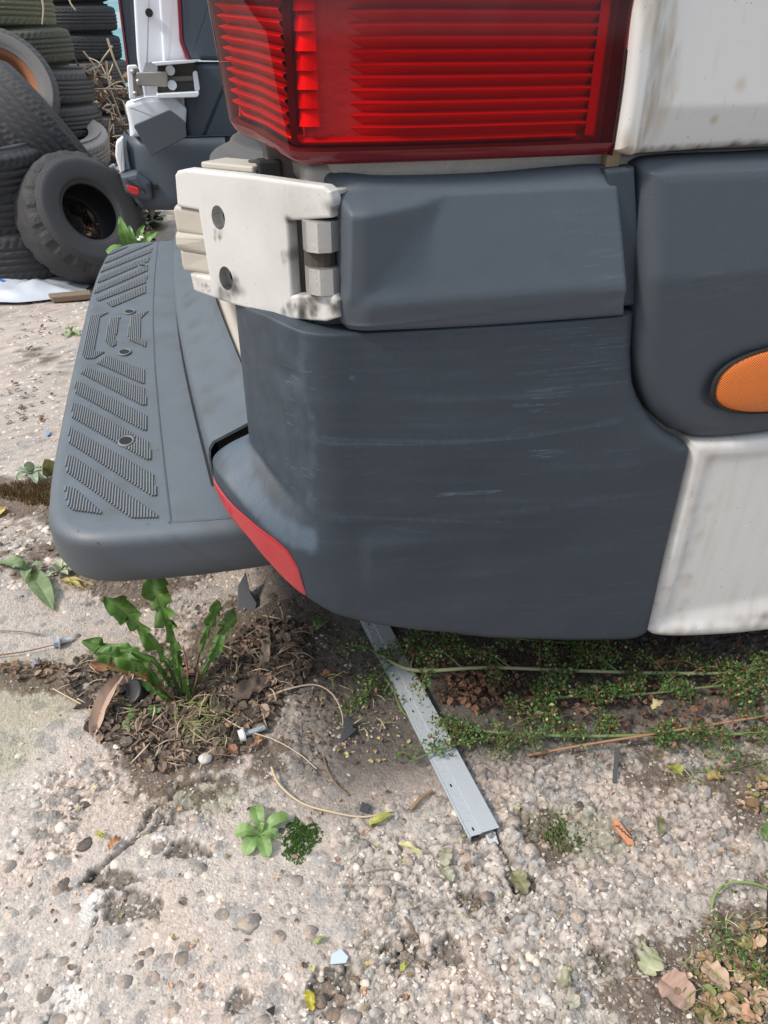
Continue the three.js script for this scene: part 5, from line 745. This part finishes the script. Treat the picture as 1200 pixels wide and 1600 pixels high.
const kinds = { car: tyreParts(.315, .185, .2, { seed: 2 }), fine: tyreParts(.31, .165, .2, { seed: 3, blocks: 90, depth: .005 }), wide: tyreParts(.41, .30, .23, { seed: 4, blocks: 84, depth: .008 }), truck: tyreParts(.40, .27, .25, { seed: 5, blocks: 60, depth: .007 }), fork: tyreParts(.325, .25, .145, { seed: 6, blocks: 20, depth: .012, lug: 1, flatTop: .74 }) };
function tyre(kind, label, pos, axis, mats = M.rubber, group, name = 'tyre') {
  const o = thing(name, label, 'tyre', pos, group); o.quaternion.setFromUnitVectors(UP, axis.clone().normalize()); const [t, a, b] = kinds[kind]; const m2 = Array.isArray(mats) ? mats : [mats, mats];
  part('tread', t, m2[0], o); part('sidewall', a, m2[1], o); part('sidewall', b, m2[1], o); return o;
}
const stack = (kind, u, dist, y, tilt, label, mat, g) => { const p = far(u, 800, dist); const d = sight(u, 57); const w = CAM.clone().addScaledVector(d, dist / -d.z); w.y = y; const o = tyre(kind, label, w, V3(tilt[0], 1, tilt[1]), mat, g); return o; };
const gA = 'tyres of the near stack', gB = 'tyres of the far stack';
stack('car', 4, 5.2, 1.283, [.02, 0], 'mossy tyre on top of the near tyre stack', M.rubberMoss, gA);
stack('car', 22, 5.2, 1.09, [-.05, .02], 'second tyre from the top of the near stack with moss on its shoulder', std(lin(.075, .078, .06), { roughness: .88, bumpMap: grit, bumpScale: .0015 }), gA);
stack('car', 46, 5.25, .90, [.03, 0], 'grey weathered tyre third from the top of the near stack', M.rubberOld, gA);
stack('car', 50, 5.25, .712, [0, .02], 'grey worn tyre fourth from the top of the near stack', M.rubberOld, gA);
stack('car', 52, 5.25, .525, [.02, 0], 'tyre fifth from the top of the near stack behind the leaning tyre', M.rubberOld, gA);
stack('car', 52, 5.25, .34, [0, 0], 'tyre second from the ground in the near stack', M.rubber, gA);
stack('car', 50, 5.25, .15, [0, 0], 'bottom tyre of the near stack', M.rubber, gA);
['topmost black tyre of the far stack cut by the upper edge', 'second black tyre from the top of the far stack', 'third black tyre from the top of the far stack', 'grey tyre fourth from the top of the far stack', 'dark tyre fifth from the top of the far stack behind brambles', 'tyre sixth from the top of the far stack behind brambles', 'tyre seventh from the top of the far stack low behind brambles'].forEach((l, i) => stack('fine', 113 + i * 3.5 + (i % 2 ? 2 : -1), 6.6, 1.43 - i * .172, [(i % 3 - 1) * .03, .02], l, i === 3 || i === 5 ? M.rubberOld : M.rubber, gB));
stack('fine', 140, 6.6, .22, [0, 0], 'tyre on the ground at the foot of the far stack', M.rubber, gB); stack('fine', 140, 6.6, .06, [0, 0], 'lowest tyre of the far stack sunk in dead leaves', M.rubber, gB);
// left pile
tyre('truck', 'upper thick tyre of the pile at the left edge', V3(0, .69, 0).add(V3(far(-100, 57, 4.3).x, -.1, -4.3)), V3(.1, 1, .1), M.rubber, 'tyres of the left pile');
tyre('truck', 'middle thick tyre of the pile at the left edge', V3(far(-82, 57, 4.35).x, .41, -4.35), V3(.06, 1, .03), M.rubber, 'tyres of the left pile');
tyre('truck', 'lowest thick tyre of the left pile resting on the plank', V3(far(-64, 57, 4.35).x, .17, -4.35), V3(0, 1, 0), std(lin(.05, .05, .054), { roughness: .85, bumpMap: grit, bumpScale: .0012 }), 'tyres of the left pile');
tyre('wide', 'big wide tyre with zigzag grooves leaning on the pile', far(54, 220, 4.62), V3(.74, .56, -.42), M.rubber);
{ const o = tyre('car', 'grey tyre on an orange rusty rim above the leaning tyre', far(-4, 143, 4.72), V3(.5, .42, .76), [M.rubberOld, std(lin(.2, .19, .185), { roughness: .9 })]); part('rim', new THREE.LatheGeometry([[.2, .075], [.19, .06], [.17, .05], [.165, -.05], [.06, .02], [.001, .025]].map(p => new THREE.Vector2(...p)), 40), std(lin(.42, .17, .085), { roughness: .8, map: speck }), o); }
tyre('car', 'pale grey tyre showing between the leaning tyre and the stack', far(84, 222, 5.0), V3(.2, 1, .25), M.rubberPale);
tyre('fork', 'worn solid tyre with a wide hole lying tilted in front of the pile', far(128, 342, 4.22), V3(.66, .42, .52), [std(lin(.04, .04, .042), { roughness: .75, bumpMap: grit, bumpScale: .004 }), std(lin(.045, .045, .048), { roughness: .7, bumpMap: grit, bumpScale: .002 })]);
{ const o = tyre('truck', 'worn tyre lying inside the open cargo space under the tail light', V3(0, 0, 0), V3(.04, 1, .02), M.rubberOld); o.position.copy(toWorld(V3(.485, .795, -1.0))); }
{ const p0 = flat(1193, 1520), p1 = flat(1197, 1380), l = p0.distanceTo(p1), g = new RoundedBoxGeometry(.2, .05, l, 3, .012).translate(.1, .02, -l / 2); const o = single('dark_block', g, M.rubber, 'unidentified dark edge cut off by the right border of the picture', 'dark block'); o.position.copy(p0); o.rotation.y = Math.atan2(-(p1.x - p0.x), -(p1.z - p0.z)); }  // plain block placed for a dark edge of unknown nature
// planks and the plastic sheet
{
  const plank = (u, v, l, w, h, turn, label) => { const g = new RoundedBoxGeometry(l, h, w, 2, .006), p = g.attributes.position; for (let i = 0; i < p.count; i++) p.setX(i, p.getX(i) + (Math.abs(p.getX(i)) > l * .4 ? .04 * (vn(p.getZ(i) * 40, p.getY(i) * 40, 9) - .5) : 0)); const o = single('plank', g, M.wood, label, 'plank'); o.position.copy(gp(u, v, h / 2 + .006)); o.rotation.y = turn; };
  plank(20, 422, 1.0, .12, .05, .1, 'weathered plank under the left tyre pile'); plank(112, 470, .2, .08, .03, .35, 'short broken plank in front of the tilted tyre');
  plank(10, 408, .9, .1, .12, -.05, 'rough timber behind the weathered plank');
  const c = gp(34, 455), sheet = grid(60, 40, (u, v) => { const x = (u - .62) * .95, z = (v - .5) * .62 + u * -.06; const e = Math.min(u, 1 - u, v, 1 - v); return [x + .05 * (vn(v * 5, 2, 5) - .5), .014 + .11 * fbm(u * 4, v * 3, 4, 8) * sst(0, .25, e), z + .05 * (vn(u * 6, 4, 6) - .5)]; });
  const tex = canvasTex(256, 256, (k, W, H) => { k.fillStyle = '#c3cbd6'; k.fillRect(0, 0, W, H); k.strokeStyle = '#3b74c4'; k.lineWidth = 7; k.beginPath(); k.moveTo(60, 60); k.quadraticCurveTo(110, 90, 150, 70); k.stroke(); k.lineWidth = 3; k.beginPath(); k.moveTo(100, 150); k.quadraticCurveTo(150, 160, 205, 120); k.stroke(); });
  const o = single('plastic_sheet', sheet, phys(lin(.95, .95, .95), { map: tex, roughness: .25, clearcoat: .4 }), 'crumpled pale blue plastic sheet lying before the left tyre pile', 'plastic sheet'); o.position.copy(c); o.rotation.y = .25;
}
// painted wall behind
{
  const p = far(168, 100, 8.4), Wl = thing('painted_wall', 'turquoise and white flaking wall behind the tyre stacks', 'wall', V3(p.x, 0, -8.4)); Wl.userData.kind = 'structure';
  const tex = canvasTex(512, 512, (k, W, H) => { const q = rng(5); k.fillStyle = '#9fd6e0'; k.fillRect(0, 0, W, H); for (let i = 0; i < 160; i++) { k.fillStyle = q() < .6 ? 'rgba(236,242,246,.7)' : 'rgba(150,200,214,.6)'; const x = q() * W, y = q() * H; k.beginPath(); k.ellipse(x, y, 4 + q() * 22, 6 + q() * 40, q() * 3, 0, 7); k.fill(); } for (let i = 0; i < 30; i++) { k.fillStyle = 'rgba(150,110,80,.4)'; k.beginPath(); k.ellipse(q() * W, H - q() * 120, 6 + q() * 20, 6 + q() * 14, 0, 0, 7); k.fill(); } });
  tex.wrapS = THREE.RepeatWrapping; tex.repeat.set(1, 1);
  part('wall_face', new RoundedBoxGeometry(14, 2.6, .2, 1, .01).translate(-3, 1.3, -.1), std(lin(.9, .9, .9), { roughness: .9, map: tex }), Wl); part('brick_base', new RoundedBoxGeometry(14, .55, .24, 1, .01).translate(-3, .275, -.08), M.rust, Wl); part('coping', new RoundedBoxGeometry(14, .08, .3, 1, .01).translate(-3, 2.64, -.1), M.inner, Wl);
}
/* second van parked beyond, its rear corner towards us */
{
  const VB = thing('parked_van', 'white van parked beyond with open hinge and grey trim hanging loose', 'van', ORG.clone()); VB.rotation.y = TURN;
  const bgGrey = std(lin(.062, .078, .1), { roughness: .5 }); const zb = -3.5, P = (n, list, z, th, m, bev = .012) => { const pts = list.map(([u, v]) => S(u, v, z)); const g = extrude(roundPoly(pts, .012), Math.max(.002, th - 2 * bev), bev); g.translate(0, 0, z - th + bev); return part(n, g, m, VB); };
  const wh = std(lin(.74, .77, .82), { roughness: .4 });
  const b = (x0, x1, y0, y1, z0, z1, m, n) => part(n, new RoundedBoxGeometry(x1 - x0, y1 - y0, z1 - z0, 2, .02).translate((x0 + x1) / 2, (y0 + y1) / 2, (z0 + z1) / 2), m, VB);
  b(.45, 5, .4, 2.35, zb - 2, zb - .1, M.white, 'body_side');
  P('rear_pillar', [[202, -120], [240, -120], [262, 140], [226, 168], [214, 90]], zb - .06, .12, wh);
  P('rear_pillar', [[241, -120], [284, -120], [283, 60], [294, 96], [258, 150]], zb - .045, .12, wh);
  P('door_edge', [[172, -120], [203, -120], [222, 104], [201, 108]], zb - .14, .08, M.plastic);
  P('red_seal', [[169, -120], [172, -120], [201, 106], [198, 108]], zb - .13, .02, std(lin(.16, .02, .03)), .002);
  P('lamp_housing', [[275, -120], [372, -120], [368, 96], [296, 94], [284, 66]], zb + .02, .2, bgGrey, .02);
  P('lamp_edge', [[270, -120], [276, -120], [286, 64], [297, 94], [292, 94], [281, 66]], zb + .025, .06, std(lin(.2, .02, .035), { roughness: .4 }), .002);
  P('corner_trim', [[302, 98], [368, 98], [376, 150], [372, 210], [350, 248], [296, 262], [288, 152]], zb + .01, .2, bgGrey, .025);
  const hb = (n, l, z, th, m, bev = .006) => P(n, l, z, th, m, bev);
  hb('hinge_plate', [[198, 102], [214, 101], [226, 152], [202, 156]], zb + .06, .03, wh); hb('hinge_plate_inner', [[206, 107], [217, 106], [224, 149], [209, 151]], zb + .064, .03, M.inner, .002);
  hb('hinge_leaf', [[212, 113], [262, 112], [262, 136], [214, 134]], zb + .075, .03, std(lin(.33, .31, .29), { roughness: .5, metalness: .4 }));
  hb('hinge_box', [[236, 98], [316, 93], [304, 98], [244, 103]], zb + .1, .12, wh, .004); hb('hinge_back', [[246, 101], [306, 98], [308, 147], [246, 146]], zb + .02, .03, M.dirtyMetal, .003); hb('hinge_bar', [[256, 120], [304, 118], [304, 126], [256, 128]], zb + .035, .03, M.inner, .004); hb('hinge_shelf', [[244, 147], [312, 143], [310, 152], [246, 154]], zb + .1, .12, wh, .004); hb('hinge_lug', [[301, 112], [308, 110], [313, 142], [305, 144]], zb + .06, .05, wh, .004);
  for (const [u, v] of [[266, 110], [269, 133]]) { const c = S3(u, v, zb + .045); part('hinge_hole', new THREE.CylinderGeometry(.022, .022, .01, 20).rotateX(Math.PI / 2).translate(c.x, c.y, c.z), wh, VB); }
  for (const [u, v] of [[207, 112], [216, 127], [211, 146]]) { const c = S3(u, v, zb + .07); part('hinge_bolt', new THREE.SphereGeometry(.011, 10, 8).translate(c.x, c.y, c.z), M.chrome, VB); }
  { const c = S3(233, 20, zb - .04); part('lock_hole', new THREE.CylinderGeometry(.018, .018, .02, 16).rotateX(Math.PI / 2).translate(c.x, c.y, c.z), M.black, VB); }
  P('rear_panel', [[222, 90], [300, 90], [300, 262], [206, 262], [200, 170]], zb - .06, .1, wh, .02);
  P('lower_block', [[195, 163], [226, 153], [272, 150], [292, 170], [290, 205], [240, 214], [206, 214]], zb + .06, .2, wh, .02);
  { const pl = cr([[-.02, zb - .35], [.0, zb - .12], [.05, zb + .02], [.16, zb + .07], [.5, zb + .08]]), yb0 = S(262, 326, zb)[1], yt0 = S(250, 213, zb)[1], ox = S(191, 250, zb)[0]; part('bumper_corner', grid(40, 16, (u, v) => { const p = pl(u), k = Math.min(v * 5, (1 - v) * 5, 1), o = .03 * (1 - Math.sqrt(1 - (1 - k) ** 2)); return [ox + .02 + p[0] + o * .7 * (1 - u), lerp(yb0, yt0, v), p[1] - o]; }), bgGrey, VB); part('bumper_top', grid(40, 2, (u, v) => { const p = pl(u); return [ox + .05 + p[0] + .1 * v * (1 - u), yt0, p[1] - .02 - .25 * v]; }), bgGrey, VB); }
  P('bumper_foot', [[187, 275], [214, 268], [236, 285], [240, 315], [210, 312], [196, 302]], zb + .1, .2, bgGrey, .03);
  P('reflector', [[196, 289], [217, 294], [218, 303], [213, 305], [203, 302]], zb + .112, .02, std(lin(.6, .03, .03), { roughness: .25 }), .004);
  P('hanging_trim', [[208, 196], [265, 171], [290, 190], [292, 214], [236, 244]], zb + .13, .02, std(lin(.075, .085, .1), { roughness: .55 }), .004);
  P('torn_edge', [[181, 222], [192, 214], [196, 268], [188, 272], [180, 244]], zb + .02, .1, wh, .01);
  P('sill', [[292, 238], [300, 234], [330, 250], [330, 262], [299, 262]], zb + .0, .1, wh, .01);
  P('grey_scrap', [[160, 268], [178, 256], [186, 276], [180, 288]], zb - .3, .05, std(lin(.5, .58, .68), { roughness: .4 }), .005);
  { const c = S3(243, 292, zb + .06); part('bumper_hole', new THREE.CylinderGeometry(.014, .014, .03, 16).rotateX(Math.PI / 2).translate(c.x, c.y, c.z + .005), M.black, VB); }
  b(.3, 5, .3, .45, zb - 1.9, zb - .15, M.under, 'chassis');
}
/* dry brambles between the stacks and the far van */
{
  const b = far(160, 250, 5.6); b.y = 0; const D = thing('dry_bramble', 'tangle of dry pale stems between the tyre stacks and the far van', 'bramble', b.clone()); const q = rng(71);
  const st = (list, d, r, m = M.paleTwig) => part('stem', tube(list.map(([u, v, e = 0]) => far(u, v, d + e).sub(b)), r, 18, 5, r * .6), m, D);
  st([[70, 126, -.4], [100, 126], [128, 115], [160, 102]], 5.3, .009); st([[70, 128, -.4], [105, 132], [145, 139], [198, 139]], 5.35, .009); st([[168, 60], [178, 92], [190, 120], [200, 142]], 5.5, .008); st([[166, 95], [170, 130], [182, 165], [192, 192]], 5.4, .008); st([[94, 58], [112, 82], [124, 108], [136, 150], [142, 190]], 5.5, .006, M.twig); st([[64, -10], [68, 12], [66, 38]], 4.9, .006); st([[108, -10], [110, 4], [118, 16]], 4.9, .006); st([[130, 80], [146, 100], [160, 118]], 5.6, .006); st([[176, 72], [156, 100], [150, 118]], 5.6, .006); st([[124, 152], [150, 165], [182, 180]], 5.3, .007); st([[172, 186], [170, 215], [172, 250]], 5.2, .007);
  for (let i = 0; i < 46; i++) { const u = 118 + q() * 84, v = 120 + q() * 130, a = q() * 6.3, l = 12 + q() * 40; st([[u, v], [u + Math.cos(a) * l * .5 + 3, v + Math.sin(a) * l * .5 - 4, .05], [u + Math.cos(a) * l, v + Math.sin(a) * l * .9, q() * .3]], 5.2 + q() * .7, .0035 + .004 * q(), q() < .7 ? M.paleTwig : M.twig); }
  const gs = []; for (let i = 0; i < 130; i++) { const u = 110 + q() * 90, v = 110 + q() * 160, p = far(u, v, 5.2 + q() * .8).sub(b); if (p.y < .02) p.y = .02 + q() * .1; const d = V3(q() - .5, q() - .5, q() - .5).multiplyScalar(.09); const k = .6 + q() * .8, t = q(); const c = t < .5 ? [.2 * k, .11 * k, .07 * k] : [.36 * k, .28 * k, .2 * k]; gs.push(blade([p, p.clone().addScaledVector(d, .5).add(V3(.01, .01, 0)), p.clone().add(d)], t2 => .022 * Math.sin(Math.PI * t2) + .001, { n: 6, ca: c, cb: c, rib: c, wave: .02, seed: i })); }
  part('dead_foliage', join(gs), M.dry, D, { kind: 'stuff' });
  const heap = new THREE.InstancedMesh(blade([V3(-.5, 0, 0), V3(0, .2, .1), V3(.5, .05, 0)], t => .2 * Math.sin(Math.PI * t) + .02, { n: 5, wave: .3, ca: [1, 1, 1], cb: [1, 1, 1], rib: [1, 1, 1] }), M.dry, 1300), m = new THREE.Matrix4(), c = new THREE.Color();
  for (let i = 0; i < 1300; i++) { const p = far(100 + q() * 110, 200 + q() * 90, 4.7 + q() * 1.6), k = .04 + .1 * q(); p.y = Math.max(.01, .32 * q() * q()); m.compose(p, new THREE.Quaternion().setFromEuler(new THREE.Euler(q() * 2 - 1, q() * 6.3, q() * 2 - 1)), V3(k, k, k)); heap.setMatrixAt(i, m); const t = q(), v = .5 + q(); heap.setColorAt(i, t < .5 ? c.setRGB(.34 * v, .26 * v, .2 * v) : t < .8 ? c.setRGB(.16 * v, .11 * v, .08 * v) : c.setRGB(.3 * v, .3 * v, .33 * v)); }
  heap.name = 'dead_leaves'; heap.userData = { kind: 'stuff', label: 'heap of dead leaves and stalks at the foot of the brambles', category: 'leaf litter' }; heap.castShadow = heap.receiveShadow = true; scene.add(heap);
}
renderer.render(scene, camera);
